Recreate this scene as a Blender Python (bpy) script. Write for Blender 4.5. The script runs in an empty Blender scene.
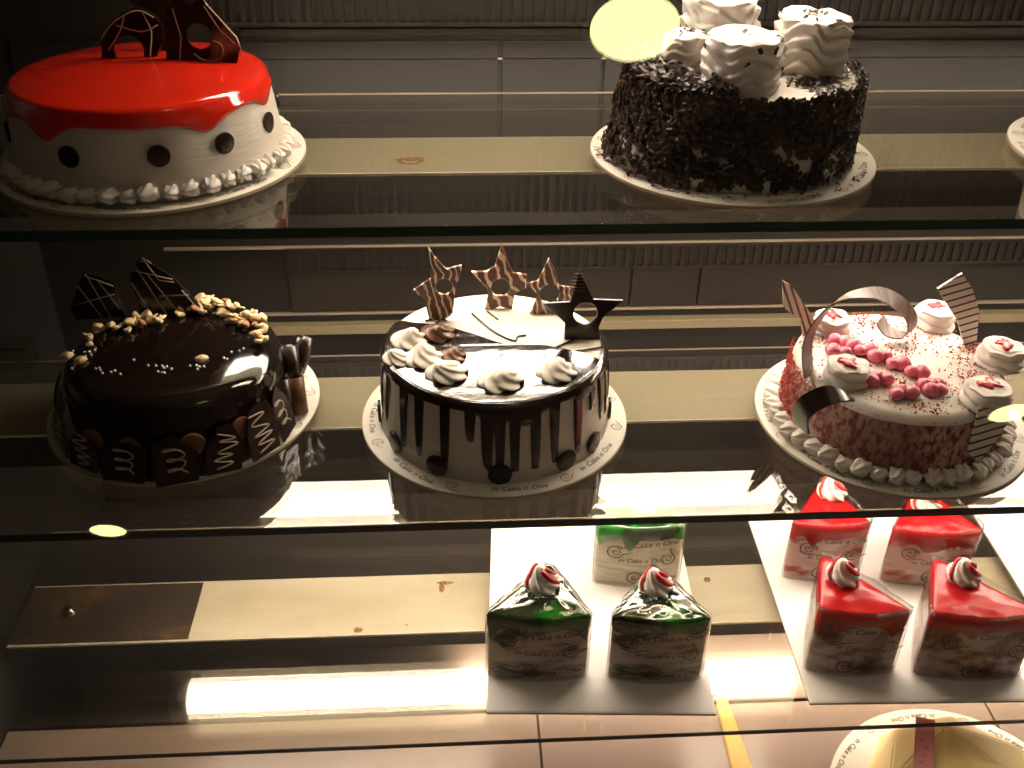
import bpy, bmesh, math, random
from mathutils import Vector, Matrix, noise
from mathutils.geometry import tessellate_polygon
PI=math.pi; sin=math.sin; cos=math.cos
R=random.Random(7)
SC=bpy.context.scene; COL=SC.collection
Z1,Z2,Z3,ZF=1.281,1.037,.791,.70           # shelf tops and the tiled deck

# ------------------------------------------------------------------ camera
p_,yw,rl=.5716,.0642,.0138
fwd=Vector((sin(yw)*cos(p_),cos(yw)*cos(p_),-sin(p_)))
rt=Vector((cos(yw),-sin(yw),0)); up=rt.cross(fwd)
r2=rt*cos(rl)+up*sin(rl); u2=-rt*sin(rl)+up*cos(rl)
cd=bpy.data.cameras.new('camera'); cam=bpy.data.objects.new('camera',cd); COL.objects.link(cam)
cam.matrix_world=Matrix(((r2.x,u2.x,-fwd.x,0),(r2.y,u2.y,-fwd.y,0),(r2.z,u2.z,-fwd.z,1.6),(0,0,0,1)))
cd.sensor_width=36; cd.lens=1022.3/1024*36; cd.clip_start=.02
SC.camera=cam

# ------------------------------------------------------------------ materials
def mat(name,col,rough=.5,metal=0,spec=.5,emit=None,estr=0,coat=0,bump=None,var=None,sss=0,trans=0):
    m=bpy.data.materials.new(name); m.use_nodes=True; nt=m.node_tree; b=nt.nodes['Principled BSDF']
    b.inputs['Base Color'].default_value=(*col,1); b.inputs['Roughness'].default_value=rough
    b.inputs['Metallic'].default_value=metal; b.inputs['Specular IOR Level'].default_value=spec
    if coat: b.inputs['Coat Weight'].default_value=coat; b.inputs['Coat Roughness'].default_value=.04
    if emit: b.inputs['Emission Color'].default_value=(*emit,1); b.inputs['Emission Strength'].default_value=estr
    if sss: b.inputs['Subsurface Weight'].default_value=sss; b.inputs['Subsurface Radius'].default_value=(.01,.006,.004); b.inputs['Subsurface Scale'].default_value=.6
    if trans: b.inputs['Transmission Weight'].default_value=trans
    tc=None
    if bump or var: tc=nt.nodes.new('ShaderNodeTexCoord')
    if bump:
        sc,st=bump[:2]; n=nt.nodes.new('ShaderNodeTexNoise'); n.inputs['Scale'].default_value=sc; n.inputs['Detail'].default_value=4
        if len(bump)>2:
            mp=nt.nodes.new('ShaderNodeMapping'); mp.inputs['Scale'].default_value=bump[2]; nt.links.new(tc.outputs['Object'],mp.inputs[0]); nt.links.new(mp.outputs[0],n.inputs['Vector'])
        else: nt.links.new(tc.outputs['Object'],n.inputs['Vector'])
        bp=nt.nodes.new('ShaderNodeBump'); bp.inputs['Strength'].default_value=st; bp.inputs['Distance'].default_value=.002
        nt.links.new(n.outputs['Fac'],bp.inputs['Height']); nt.links.new(bp.outputs[0],b.inputs['Normal'])
    if var:   # list of (scale, colour, lo, hi, mapping scale)
        prev=None
        for (sc,c2,lo,hi,ms) in var:
            n=nt.nodes.new('ShaderNodeTexNoise'); n.inputs['Scale'].default_value=sc; n.inputs['Detail'].default_value=6
            mp=nt.nodes.new('ShaderNodeMapping'); mp.inputs['Scale'].default_value=ms; mp.inputs['Location'].default_value=(sc*.37,lo*9,hi*3)
            nt.links.new(tc.outputs['Object'],mp.inputs[0]); nt.links.new(mp.outputs[0],n.inputs['Vector'])
            rp=nt.nodes.new('ShaderNodeMapRange'); rp.inputs[1].default_value=lo; rp.inputs[2].default_value=hi
            nt.links.new(n.outputs['Fac'],rp.inputs[0])
            mx=nt.nodes.new('ShaderNodeMix'); mx.data_type='RGBA'; nt.links.new(rp.outputs[0],mx.inputs[0])
            if prev: nt.links.new(prev,mx.inputs[6])
            else: mx.inputs[6].default_value=(*col,1)
            mx.inputs[7].default_value=(*c2,1); prev=mx.outputs[2]
        nt.links.new(prev,b.inputs['Base Color'])
    return m
def stripes(name,c1,c2,freq,direction=(1,0,0),width=.5,rough=.35,dist=0):
    m=mat(name,c1,rough); nt=m.node_tree; b=nt.nodes['Principled BSDF']
    tc=nt.nodes.new('ShaderNodeTexCoord'); dp=nt.nodes.new('ShaderNodeVectorMath'); dp.operation='DOT_PRODUCT'
    dp.inputs[1].default_value=tuple(v*freq for v in Vector(direction).normalized())
    nt.links.new(tc.outputs['Object'],dp.inputs[0]); src=dp.outputs['Value']
    if dist:
        n=nt.nodes.new('ShaderNodeTexNoise'); n.inputs['Scale'].default_value=60; nt.links.new(tc.outputs['Object'],n.inputs['Vector'])
        ma=nt.nodes.new('ShaderNodeMath'); ma.operation='MULTIPLY_ADD'; ma.inputs[1].default_value=dist; nt.links.new(n.outputs['Fac'],ma.inputs[0]); nt.links.new(src,ma.inputs[2]); src=ma.outputs[0]
    fr=nt.nodes.new('ShaderNodeMath'); fr.operation='FRACT'; nt.links.new(src,fr.inputs[0])
    gt=nt.nodes.new('ShaderNodeMath'); gt.operation='GREATER_THAN'; gt.inputs[1].default_value=width; nt.links.new(fr.outputs[0],gt.inputs[0])
    mx=nt.nodes.new('ShaderNodeMix'); mx.data_type='RGBA'; mx.inputs[6].default_value=(*c1,1); mx.inputs[7].default_value=(*c2,1)
    nt.links.new(gt.outputs[0],mx.inputs[0]); nt.links.new(mx.outputs[2],b.inputs['Base Color'])
    return m
def glassy(name,tint,rough=.0,ior=1.5,gl=(1,1,1),haze=0):
    m=bpy.data.materials.new(name); m.use_nodes=True; nt=m.node_tree; nt.nodes.clear()
    o=nt.nodes.new('ShaderNodeOutputMaterial'); t=nt.nodes.new('ShaderNodeBsdfTransparent'); t.inputs[0].default_value=(*tint,1)
    g=nt.nodes.new('ShaderNodeBsdfGlossy'); g.inputs['Roughness'].default_value=rough; g.inputs[0].default_value=(*gl,1)
    f=nt.nodes.new('ShaderNodeFresnel'); ge=nt.nodes.new('ShaderNodeNewGeometry')   # the sheet passes rays straight through, so both faces keep the same index
    mr=nt.nodes.new('ShaderNodeMapRange'); mr.inputs[3].default_value=ior; mr.inputs[4].default_value=1/ior
    nt.links.new(ge.outputs['Backfacing'],mr.inputs[0]); nt.links.new(mr.outputs[0],f.inputs[0])
    mx=nt.nodes.new('ShaderNodeMixShader'); nt.links.new(f.outputs[0],mx.inputs[0]); base=t.outputs[0]
    if haze:
        d=nt.nodes.new('ShaderNodeBsdfDiffuse'); d.inputs[0].default_value=(.8,.78,.74,1); m2=nt.nodes.new('ShaderNodeMixShader'); m2.inputs[0].default_value=haze
        nt.links.new(t.outputs[0],m2.inputs[1]); nt.links.new(d.outputs[0],m2.inputs[2]); base=m2.outputs[0]
    nt.links.new(base,mx.inputs[1]); nt.links.new(g.outputs[0],mx.inputs[2]); nt.links.new(mx.outputs[0],o.inputs[0])
    return m
M={}
M['pane']=glassy('curved_pane_glass',(.95,.94,.92),ior=1.75)
M['shelf']=glassy('shelf_glass',(.94,.925,.885),.012,gl=(1,.97,.92),haze=.006)
M['edge']=mat('green_glass_edge',(.012,.035,.018),.15,spec=.6)
M['edge_dark']=mat('dark_glass_edge',(.03,.028,.022),.2)
M['film']=glassy('clear_film',(.97,.96,.95),.07,1.4,gl=(.75,.75,.75))
M['steel']=mat('brushed_dark_steel',(.030,.023,.015),.42,.5,bump=(300,.05,(.02,1,1)),var=[(3,(.024,.018,.013),.35,.7,(1,1,6))])
M['steel_dark']=mat('dark_back_panel',(.017,.0125,.008),.5,.3,var=[(2,(.011,.008,.006),.3,.7,(1,1,1))])
M['slotdark']=mat('slot_black',(.012,.01,.009),.7)
M['deck']=mat('dark_brushed_deck',(.17,.135,.115),.33,.9,bump=(300,.05,(.02,1,1)),var=[(4,(.10,.08,.068),.35,.7,(.5,2,1))])
M['black']=mat('black_enamel',(.014,.012,.01),.4)
M['channel']=mat('light_channel_metal',(.42,.385,.29),.5,.15,var=[(900,(.37,.335,.25),.4,.6,(.01,1,1)),(9,(.36,.24,.07),.72,.85,(1,1.6,1)),(4,(.37,.33,.23),.4,.7,(1,3,1))])
M['channel_rusty']=mat('rusty_light_channel_metal',(.76,.70,.58),.5,.1,var=[(900,(.70,.64,.52),.4,.6,(.01,1,1)),(9,(.42,.25,.06),.66,.8,(1,1.6,1)),(4,(.55,.47,.34),.4,.7,(1,3,1))])
M['lip']=mat('highlit_lip_metal',(.85,.80,.68),.35,.2)  # paler than the lid, so the edge's highlight is in the colour
M['shaded_rust']=mat('shaded_rusty_metal',(.085,.055,.032),.45,.3,var=[(30,(.22,.11,.03),.5,.66,(1,1,1)),(8,(.05,.035,.025),.4,.6,(1,1,1))])  # rust blotches over a base colour darkened for shade
M['rust']=mat('rust_stain',(.24,.09,.02),.8,var=[(300,(.5,.33,.12),.45,.6,(1,1,1))])
M['tube']=mat('light_diffuser',(.9,.88,.8),.5,emit=(1,.885,.765),estr=26)
M['tube_top']=mat('bright_light_diffuser',(.9,.88,.8),.5,emit=(1,.885,.755),estr=40)
M['tile']=mat('pink_beige_tile',(.42,.315,.265),.25,var=[(3,(.36,.265,.225),.35,.65,(1,1,1))])
M['grout']=mat('tile_joint',(.14,.06,.04),.8)
M['board']=mat('white_cake_board',(.82,.76,.64),.45)
M['card']=mat('white_card',(.86,.80,.75),.5)
M['board_edge']=mat('board_edge',(.40,.32,.22),.6)
M['ink']=mat('brown_print',(.10,.035,.02),.5)
M['ink2']=mat('red_brown_print',(.32,.08,.04),.5)
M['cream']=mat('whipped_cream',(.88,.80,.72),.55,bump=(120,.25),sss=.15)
M['cream_shaded']=mat('shaded_smoothed_cream',(.74,.66,.56),.5,bump=(40,.3,(1,1,14)))  # smoothed cream, darkened so the shade of the cake fronts is in its colour
M['red']=mat('red_glaze',(.78,.022,.008),.10,spec=.7,coat=.6,bump=(26,.35),var=[(14,(.66,.03,.012),.4,.7,(1,1,1))])
M['choc']=mat('dark_chocolate',(.022,.010,.007),.22,spec=.6,bump=(60,.12))
M['choc_gloss']=mat('mirror_chocolate_glaze',(.009,.005,.004),.09,spec=.45,coat=.25)
M['choc_smoke']=mat('marbled_dark_chocolate',(.02,.010,.007),.25,var=[(26,(.30,.22,.17),.55,.72,(1,1,1))])
M['choc_mid']=mat('milk_chocolate',(.16,.065,.03),.35,bump=(90,.3))
M['flake']=mat('chocolate_flake',(.030,.014,.009),.4,var=[(40,(.09,.045,.028),.5,.7,(1,1,1))])
M['nut']=mat('chopped_nut',(.72,.50,.24),.5,bump=(160,.5),var=[(70,(.86,.72,.46),.45,.6,(1,1,1))])
M['nutbrown']=mat('roasted_nut_skin',(.36,.15,.06),.5)
M['drip']=mat('wavy_chocolate_glaze',(.016,.008,.006),.16,spec=.7,coat=.5,bump=(28,.9))
M['pearl']=mat('silver_pearl',(.85,.82,.76),.15,.6)
M['drizzle']=mat('white_chocolate_drizzle',(.46,.37,.28),.45)
M['starmat']=stripes('striped_chocolate',(.13,.045,.025),(.80,.66,.50),150,(1,0,.25),.68,dist=2.2)
M['starmat2']=stripes('striped_chocolate_wide',(.13,.045,.025),(.80,.66,.50),95,(1,0,.45),.66,dist=1.6)
M['stardark']=mat('black_star_chocolate',(.028,.014,.009),.22,bump=(80,.3))
M['fan']=stripes('striped_white_chocolate',(.92,.84,.74),(.10,.035,.02),135,(-.32,0,1),.74,.3)
M['fan2']=stripes('striped_white_chocolate_steep',(.74,.64,.50),(.10,.045,.03),160,(1,0,.45),.62,.3)
M['curl']=mat('cocoa_curl',(.30,.21,.17),.4,var=[(200,(.20,.11,.08),.45,.6,(1,.03,.03))])
M['crumb']=mat('red_crumb',(.50,.045,.015),.7)
M['crumbdark']=mat('dark_red_crumb',(.30,.03,.015),.75)
M['redside']=mat('crumbed_cream',(.62,.44,.37),.7,bump=(150,.5),var=[(210,(.26,.045,.03),.44,.60,(1,1,.6)),(14,(.22,.055,.04),.42,.80,(1,1,1))])
M['cherry']=mat('pink_cherry',(.80,.17,.25),.3,spec=.6,coat=.3)
M['jam']=mat('red_jam',(.66,.06,.07),.25)
M['pinkcream']=mat('pink_cream',(.86,.30,.30),.5)
M['gel_green']=mat('dark_green_gel',(.012,.030,.008),.07,spec=.7,coat=.8,var=[(22,(.01,.22,.012),.52,.66,(1,1,1))])
M['gel_bright']=mat('bright_green_gel',(.012,.26,.014),.07,spec=.7,coat=.8,var=[(24,(.005,.05,.006),.5,.62,(1,1,1))])
M['gel_red']=mat('red_gel',(.46,.006,.008),.25,spec=.22,coat=.05)
M['side_green']=mat('green_stained_cream',(.80,.76,.60),.6,bump=(70,.3),var=[(26,(.14,.20,.05),.60,.7,(1,1,.8)),(60,(.62,.56,.36),.45,.6,(.5,.5,3))])
M['side_green_dk']=mat('chocolate_sponge_and_cream',(.58,.52,.44),.6,bump=(70,.3),var=[(22,(.03,.05,.015),.50,.60,(1,1,2.4)),(40,(.45,.34,.24),.5,.6,(1,1,3))])
M['side_red']=mat('red_stained_cream',(.80,.66,.58),.6,bump=(70,.3),var=[(20,(.42,.03,.02),.52,.64,(1,1,1.6)),(50,(.66,.40,.34),.45,.6,(.5,.5,3))])
M['side_red_dk']=mat('red_velvet_and_cream',(.58,.48,.43),.6,bump=(70,.3),var=[(20,(.16,.015,.012),.47,.57,(1,1,1.4))])
M['yellow']=mat('yellow_fondant',(.98,.74,.33),.45)
M['yellow_plastic']=mat('yellow_plastic',(.85,.50,.10),.4)
M['pinkband']=mat('pink_ribbon',(.72,.26,.30),.5)
M['ceil']=mat('shop_ceiling_paint',(.05,.045,.04),.8)
M['lamp']=mat('downlight_lens',(.9,.9,.8),.5,emit=(1,.93,.40),estr=9.5)
M['lamp_rim']=mat('downlight_rim',(.4,.4,.38),.3,.8)
M['clear']=glassy('clear_plastic',(.85,.85,.8),.1)
M['bolt']=mat('polished_bolt',(.5,.47,.42),.2,1)

# ------------------------------------------------------------------ mesh helpers
def link(name,me,m,parent=None,smooth=True,kind=None):
    o=bpy.data.objects.new(name,me); COL.objects.link(o)
    for x in (m if isinstance(m,(list,tuple)) else [m]):
        if x.name not in [y.name for y in me.materials if y]: me.materials.append(x)
    if smooth: me.polygons.foreach_set('use_smooth',[True]*len(me.polygons))
    if parent: o.parent=parent
    if kind: o['kind']=kind
    return o
def obj(name,bm,m,parent=None,smooth=True,kind=None,auto=None):
    me=bpy.data.meshes.new(name)
    bm.normal_update()
    if auto:
        for e in bm.edges:
            if len(e.link_faces)==2 and e.calc_face_angle(0)>auto: e.smooth=False
    bm.to_mesh(me); bm.free()
    return link(name,me,m,parent,smooth,kind)
def thing(name,label,cat,loc,rz=0,group=None):
    o=bpy.data.objects.new(name,None); COL.objects.link(o); o.location=loc; o.rotation_euler=(0,0,rz); o.empty_display_size=.02
    o['label']=label; o['category']=cat
    if group: o['group']=group
    return o
def tag(o,label,cat,group=None):
    o['label']=label; o['category']=cat
    if group: o['group']=group
    return o
def dup(src,loc,rot=(0,0,0),sc=(1,1,1),parent=None):
    o=src.copy(); COL.objects.link(o); o.parent=parent or src.parent; o.location=loc; o.rotation_euler=rot; o.scale=sc if hasattr(sc,'__len__') else (sc,)*3
    return o
def box(bm,x0,x1,y0,y1,z0,z1,mi=0,bev=0):
    vs=[bm.verts.new((x,y,z)) for z in (z0,z1) for x,y in ((x0,y0),(x1,y0),(x1,y1),(x0,y1))]
    fs=[bm.faces.new([vs[i] for i in f]) for f in ((3,2,1,0),(4,5,6,7),(0,1,5,4),(1,2,6,5),(2,3,7,6),(3,0,4,7))]
    for f in fs: f.material_index=mi
    if bev:
        es=list({e for f in fs for e in f.edges}); bmesh.ops.bevel(bm,geom=es,offset=bev,segments=2,affect='EDGES',profile=.5)
    return fs
def revolve(bm,prof,n=96,fn=None,mi=0,center=(0,0,0),capend=False):
    """prof: list of (r,z); fn(theta,k,r,z)->(r,z)"""
    rings=[];cx,cy,cz=center
    for k,(r,z) in enumerate(prof):
        if r<=1e-6 and fn is None or (k==0 and r<=1e-6): rings.append([bm.verts.new((cx,cy,cz+z))]); continue
        ring=[]
        for i in range(n):
            t=2*PI*i/n; a,b=(r,z) if fn is None else fn(t,k,r,z)
            ring.append(bm.verts.new((cx+a*cos(t),cy+a*sin(t),cz+b)))
        rings.append(ring)
    for a,b in zip(rings,rings[1:]):
        for i in range(n):
            j=(i+1)%n
            if len(a)==1 and len(b)==1: continue
            if len(a)==1: f=bm.faces.new((a[0],b[j],b[i]))
            elif len(b)==1: f=bm.faces.new((a[i],a[j],b[0]))
            else: f=bm.faces.new((a[i],a[j],b[j],b[i]))
            f.material_index=mi
    if capend and len(rings[-1])>1: bm.faces.new(rings[-1]).material_index=mi
    return rings
def tube(bm,pts,r,n=8,mi=0,taper=None,flat=1.0):
    pts=[Vector(p) for p in pts]; rings=[]; nx=None
    for k,p in enumerate(pts):
        d=(pts[min(k+1,len(pts)-1)]-pts[max(k-1,0)]).normalized()
        if nx is None: nx=d.orthogonal().normalized()
        nx=(nx-d*nx.dot(d)).normalized(); ny=d.cross(nx)
        rr=r if taper is None else r*taper[k]
        rings.append([bm.verts.new(p+(nx*cos(2*PI*i/n)+ny*sin(2*PI*i/n)*flat)*rr) for i in range(n)])
    for a,b in zip(rings,rings[1:]):
        for i in range(n):
            f=bm.faces.new((a[i],a[(i+1)%n],b[(i+1)%n],b[i])); f.material_index=mi
    bm.faces.new(rings[0][::-1]).material_index=mi; bm.faces.new(rings[-1]).material_index=mi
def catmull(pts,k=6,closed=False):
    pts=[Vector(p) for p in pts]; n=len(pts); out=[]
    rng=range(n) if closed else range(n-1)
    for i in rng:
        if closed: a,b,c,d=(pts[(i+j-1)%n] for j in range(4))
        else: a=pts[max(i-1,0)];b=pts[i];c=pts[i+1];d=pts[min(i+2,n-1)]
        for s in range(k):
            t=s/k
            out.append(.5*((2*b)+(c-a)*t+(2*a-5*b+4*c-d)*t*t+(3*b-a-3*c+d)*t**3))
    if not closed: out.append(pts[-1])
    return out
def plate(outline,holes,thick,fn,bm=None,mi=0,bend=0):
    """flat plate: outline [(u,v)], holes lists; fn(u,v,w)->xyz"""
    bm=bm or bmesh.new()
    loops=[[Vector((u,v,0)) for u,v in l] for l in [outline]+holes]
    tris=tessellate_polygon(loops); flat=[v for l in loops for v in l]
    top=[bm.verts.new(fn(v.x,v.y,thick/2)) for v in flat]; bot=[bm.verts.new(fn(v.x,v.y,-thick/2)) for v in flat]
    for t in tris:
        try:
            bm.faces.new([top[i] for i in t]).material_index=mi; bm.faces.new([bot[i] for i in reversed(t)]).material_index=mi
        except ValueError: pass
    o=0
    for l in loops:
        n=len(l)
        for i in range(n):
            j=(i+1)%n
            bm.faces.new((top[o+i],top[o+j],bot[o+j],bot[o+i])).material_index=mi
        o+=n
    bmesh.ops.recalc_face_normals(bm,faces=bm.faces[:])
    return bm
def circle(cx,cy,r,n=24): return [(cx+r*cos(2*PI*i/n),cy+r*sin(2*PI*i/n)) for i in range(n)]
def wob(v,s,a): return noise.noise(Vector(v)*s)*a
# ---- lettering
_tc={}
def text_tris(s,size):
    if s not in _tc:
        c=bpy.data.curves.new('t','FONT'); c.body=s; c.size=1; c.align_x='CENTER'; c.resolution_u=2; c.shear=.25; c.offset=.012
        o=bpy.data.objects.new('t',c); COL.objects.link(o)
        me=o.to_mesh(); vs=[(v.co.x,v.co.y) for v in me.vertices]; fs=[tuple(p.vertices) for p in me.polygons]
        o.to_mesh_clear(); bpy.data.objects.remove(o); bpy.data.curves.remove(c); _tc[s]=(vs,fs)
    vs,fs=_tc[s]; return [(x*size,y*size) for x,y in vs],fs
def put_text(bm,s,size,fn,rot=0,off=(0,0),mi=0):
    vs,fs=text_tris(s,size); c,sn=cos(rot),sin(rot)
    nv=[bm.verts.new(fn(x*c-y*sn+off[0],x*sn+y*c+off[1])) for x,y in vs]
    for f in fs:
        try: bm.faces.new([nv[i] for i in f]).material_index=mi
        except ValueError: pass
def put_ribbon(bm,pts,w,fn,mi=0):
    a=[];n=len(pts)
    for i,(x,y) in enumerate(pts):
        x0,y0=pts[max(i-1,0)];x1,y1=pts[min(i+1,n-1)]; d=math.hypot(x1-x0,y1-y0) or 1
        nx,ny=-(y1-y0)/d*w/2,(x1-x0)/d*w/2
        a.append((bm.verts.new(fn(x+nx,y+ny)),bm.verts.new(fn(x-nx,y-ny))))
    for (p,q),(s,t) in zip(a,a[1:]): bm.faces.new((p,s,t,q)).material_index=mi
def put_logo(bm,r,fn,rot=0,off=(0,0),mi=0):
    """swirl mark: an open ring round a spiral, with a short tail"""
    def T(l): return [(x*cos(rot)-y*sin(rot)+off[0],x*sin(rot)+y*cos(rot)+off[1]) for x,y in l]
    put_ribbon(bm,T([(r*cos(t),r*.92*sin(t)) for t in [(.4+5.4*i/22) for i in range(23)]]),r*.17,fn,mi)
    put_ribbon(bm,T([(r*(.12+.058*i)*cos(i*.75),r*(.12+.058*i)*sin(i*.75)) for i in range(11)]),r*.13,fn,mi)
    put_ribbon(bm,T([(r*(.85+.18*i),-r*(.5+.10*sin(i))) for i in range(7)]),r*.12,fn,mi)

WORD='in Cake n One'
def board_print(parent,rad,seed,z,rot0=0):
    rr=random.Random(seed); bm=bmesh.new(); n=15
    for k in range(n):
        th=rot0+2*PI*k/n+rr.uniform(-.05,.05); rc=rad-.0095
        def fn(u,v,th=th,rc=rc):
            a=th+u/rc; q=rc+v*(-1); return (q*cos(a),q*sin(a),z)
        def fn(u,v,th=th,rc=rc):       # reads from outside the board
            a=th+u/rc; q=rc-v; return (q*cos(a),q*sin(a),z)
        if k%2==0: put_logo(bm,.0052,fn,rr.uniform(-.4,.4),(0,0),mi=k%4==0)
        else: put_text(bm,WORD,.0085,fn,rr.uniform(-.12,.12),(0,-.002),mi=0)
    return obj('printed_lettering',bm,[M['ink'],M['ink2']],parent,smooth=False)
def round_board(parent,rad=.127,seed=1,off=(0,0),rot0=0):
    bm=bmesh.new()
    revolve(bm,[(0,.003),(rad-.0006,.003),(rad,.0026),(rad,.0004),(rad-.0006,0.0),(0,0)],n=128,fn=lambda t,k,r,z:(r,z) )
    for f in bm.faces:
        c=f.calc_center_median()
        if math.hypot(c.x,c.y)>rad-.0007: f.material_index=1
    bmesh.ops.remove_doubles(bm,verts=bm.verts[:],dist=1e-6)
    b=obj('cake_board',bm,[M['board'],M['board_edge']],parent,auto=.6); b.location=(off[0],off[1],0)
    board_print(b,rad,seed,.00315,rot0)
    return b

# ------------------------------------------------------------------ piped cream
def swirl_bm(r,h,layers=4,ridges=9,twist=1.2,top_in=.25,amp=.05,nz=.06,seed=0,n=72,nv=40,taper=0):
    bm=bmesh.new(); rings=[]
    for k in range(nv+1):
        v=k/nv; ring=[]
        for i in range(n):
            t=2*PI*i/n
            if v<.72:
                s=v/.72; ph=(s*layers+t/(2*PI)); bul=abs(sin(PI*ph)); rad=r*(1-taper*s)*(.85+.18*bul**.6); z=h*s*.93
            else:
                s=(v-.72)/.28; rad=r*(1-taper)*(1-s)*.98+r*.0; ph=(layers+2.2*s+t/(2*PI)); rad*= .95+.06*abs(sin(PI*ph)); z=h*(.93+.10*sin(PI*min(s*1.2,1)*.5)) -h*.05*abs(cos(PI*(s*3+t/(2*PI))))*(1-s)
            rad*=1+amp*cos(ridges*t+twist*v*6)
            q=Vector((cos(t)*rad,sin(t)*rad,z)); d=noise.noise_vector(q*90+Vector((seed,0,0)))*r*nz
            ring.append(bm.verts.new(q+d))
        rings.append(ring)
    for a,b in zip(rings,rings[1:]):
        for i in range(n): bm.faces.new((a[i],a[(i+1)%n],b[(i+1)%n],b[i]))
    bm.faces.new(rings[-1]); bm.faces.new(rings[0][::-1])
    return bm
def dollop_bm(r,h,ridges=7,twist=2.2,seed=0,amp=.16,lean=0,n=56,nv=20):
    """star-nozzle dollop: ridged cone with a twisted tip"""
    bm=bmesh.new(); rings=[]
    for k in range(nv+1):
        v=k/nv; ring=[]
        for i in range(n):
            t=2*PI*i/n; rad=r*(1-v)**.5*(.88+.2*sin(PI*min(v*2.0,1))); rad*=1+amp*cos(ridges*(t+twist*v))*(1-v*.4)
            q=Vector((cos(t)*rad+lean*v*v*r,sin(t)*rad,h*v)); q+=noise.noise_vector(q*70+Vector((seed*3.1,0,0)))*r*.07
            ring.append(bm.verts.new(q))
        rings.append(ring)
    for a,b in zip(rings,rings[1:]):
        for i in range(n): bm.faces.new((a[i],a[(i+1)%n],b[(i+1)%n],b[i]))
    bm.faces.new(rings[0][::-1]); bm.faces.new(rings[-1])
    return bm
def shell_bm(l,w,h,seed=0):
    """one shell of a piped border: a ridged teardrop along +x"""
    bm=bmesh.new(); rings=[]; nu,n=16,30
    for k in range(nu+1):
        u=k/nu; env=(sin(PI*min(1,u*1.5+.12)/1.0*.62)+.05)*(1-u)**.35; ring=[]
        for i in range(n):
            t=2*PI*i/n; rr=(1+.20*cos(6*t+u*4.5))
            q=Vector((l*(u-.35),w*.5*env*rr*cos(t),h*.62+h*.5*env*rr*sin(t)-h*.16*u)); q+=noise.noise_vector(q*120+Vector((seed,0,0)))*w*.10
            ring.append(bm.verts.new(q))
        rings.append(ring)
    for a,b in zip(rings,rings[1:]):
        for i in range(n): bm.faces.new((a[i],a[(i+1)%n],b[(i+1)%n],b[i]))
    bm.faces.new(rings[0][::-1]); bm.faces.new(rings[-1])
    return bm
def shell_border(parent,rad,count,l,w,h,z,seed=0,twist=.85):
    protos=[obj('cream_shell',shell_bm(l,w,h,s+seed),M['cream'],parent) for s in range(3)]
    for k in range(count):
        t=2*PI*k/count; rr=rad+R.uniform(-.001,.001)
        args=dict(loc=(rr*cos(t),rr*sin(t),z),rot=(R.uniform(-.15,.15),R.uniform(-.1,.1),t+PI/2+twist+R.uniform(-.12,.12)),sc=R.uniform(.9,1.12))
        if k<3: o=protos[k]; o.location=args['loc']; o.rotation_euler=args['rot']; o.scale=(args['sc'],)*3
        else: dup(protos[k%3],parent=parent,**args)
def drip_len(th,base,drips):
    L=base
    for (a,l,w) in drips:
        d=(math.degrees(th)-a+180)%360-180
        L=max(L,base+l*max(0,1-(abs(d)/w)**5)**.5) if w<6 else L+l*math.exp(-(d/w)**2)
    return L

# ------------------------------------------------------------------ setting
def struct(name,bm,m,smooth=False):
    o=obj(name,bm,m,None,smooth); o['kind']='structure'; return o
YB=1.12
bm=bmesh.new(); box(bm,-.52,1.25,YB,YB+.03,.60,1.62); struct('wall_back',bm,M['steel_dark'])
bm=bmesh.new(); box(bm,-.51,-.483,.20,YB,.60,1.62); struct('wall_left',bm,M['black'])
bm=bmesh.new(); box(bm,1.20,1.25,.20,YB,.60,1.62); struct('wall_right',bm,M['black'])
# tiled deck: slabs with joints between
bm=bmesh.new(); box(bm,-.483,1.2,.215,.742,.655,.6965,mi=1)
xs=[-.483,.0795,.5745,1.07,1.2]; ys=[.217,.245,.740]
for a,b in zip(xs,xs[1:]):
    for c,d in zip(ys,ys[1:]): box(bm,a+.0014,b-.0014,c+.0014,d-.0014,.690,.70,bev=.0006)
struct('floor',bm,[M['tile'],M['grout']])
bm=bmesh.new(); box(bm,-.483,1.2,.7422,YB,.655,.7005,bev=.001); struct('trim_7',bm,M['deck'])
# roof of the case, behind the top of the pane
bm=bmesh.new(); box(bm,-.51,1.25,.80,YB+.03,1.60,1.63); struct('trim_1',bm,M['black'])
# horizontal ledges and rails on the back wall
def rail(n,z0,z1,d,m,x0=-.483,x1=1.2):
    bm=bmesh.new(); box(bm,x0,x1,YB-d,YB,z0,z1,bev=min(.0008,(z1-z0)*.3)); struct('trim_%d'%n,bm,M[m])
M['ledge']=mat('lit_ledge_metal',(.20,.16,.09),.5,.2)
M['rail']=mat('thin_rail_metal',(.34,.27,.20),.3,.5)
rail(2,Z1+.041,Z1+.049,.002,'steel',-.22); rail(3,Z1+.016,Z1+.0185,.004,'rail',-.22)
rail(4,Z2+.040,Z2+.043,.006,'rail',-.34); rail(5,Z2-.049,Z2-.046,.006,'rail',-.24); rail(6,Z2-.072,Z2-.060,.014,'ledge',-.24)
# door panels of the back wall
bm=bmesh.new()
for a,b in ((-.46,.052),(.056,.165),(.168,1.19)): box(bm,a,b,YB-.004,YB,Z1-.10,Z1+.036,bev=.001)
struct('door_1',bm,M['steel_dark'])
bm=bmesh.new()
for a,b in ((-.20,.215),(.218,.300),(.303,.62)): box(bm,a,b,YB-.004,YB,Z2-.045,Z2+.010,bev=.001)
struct('door_2',bm,M['steel'])
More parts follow.
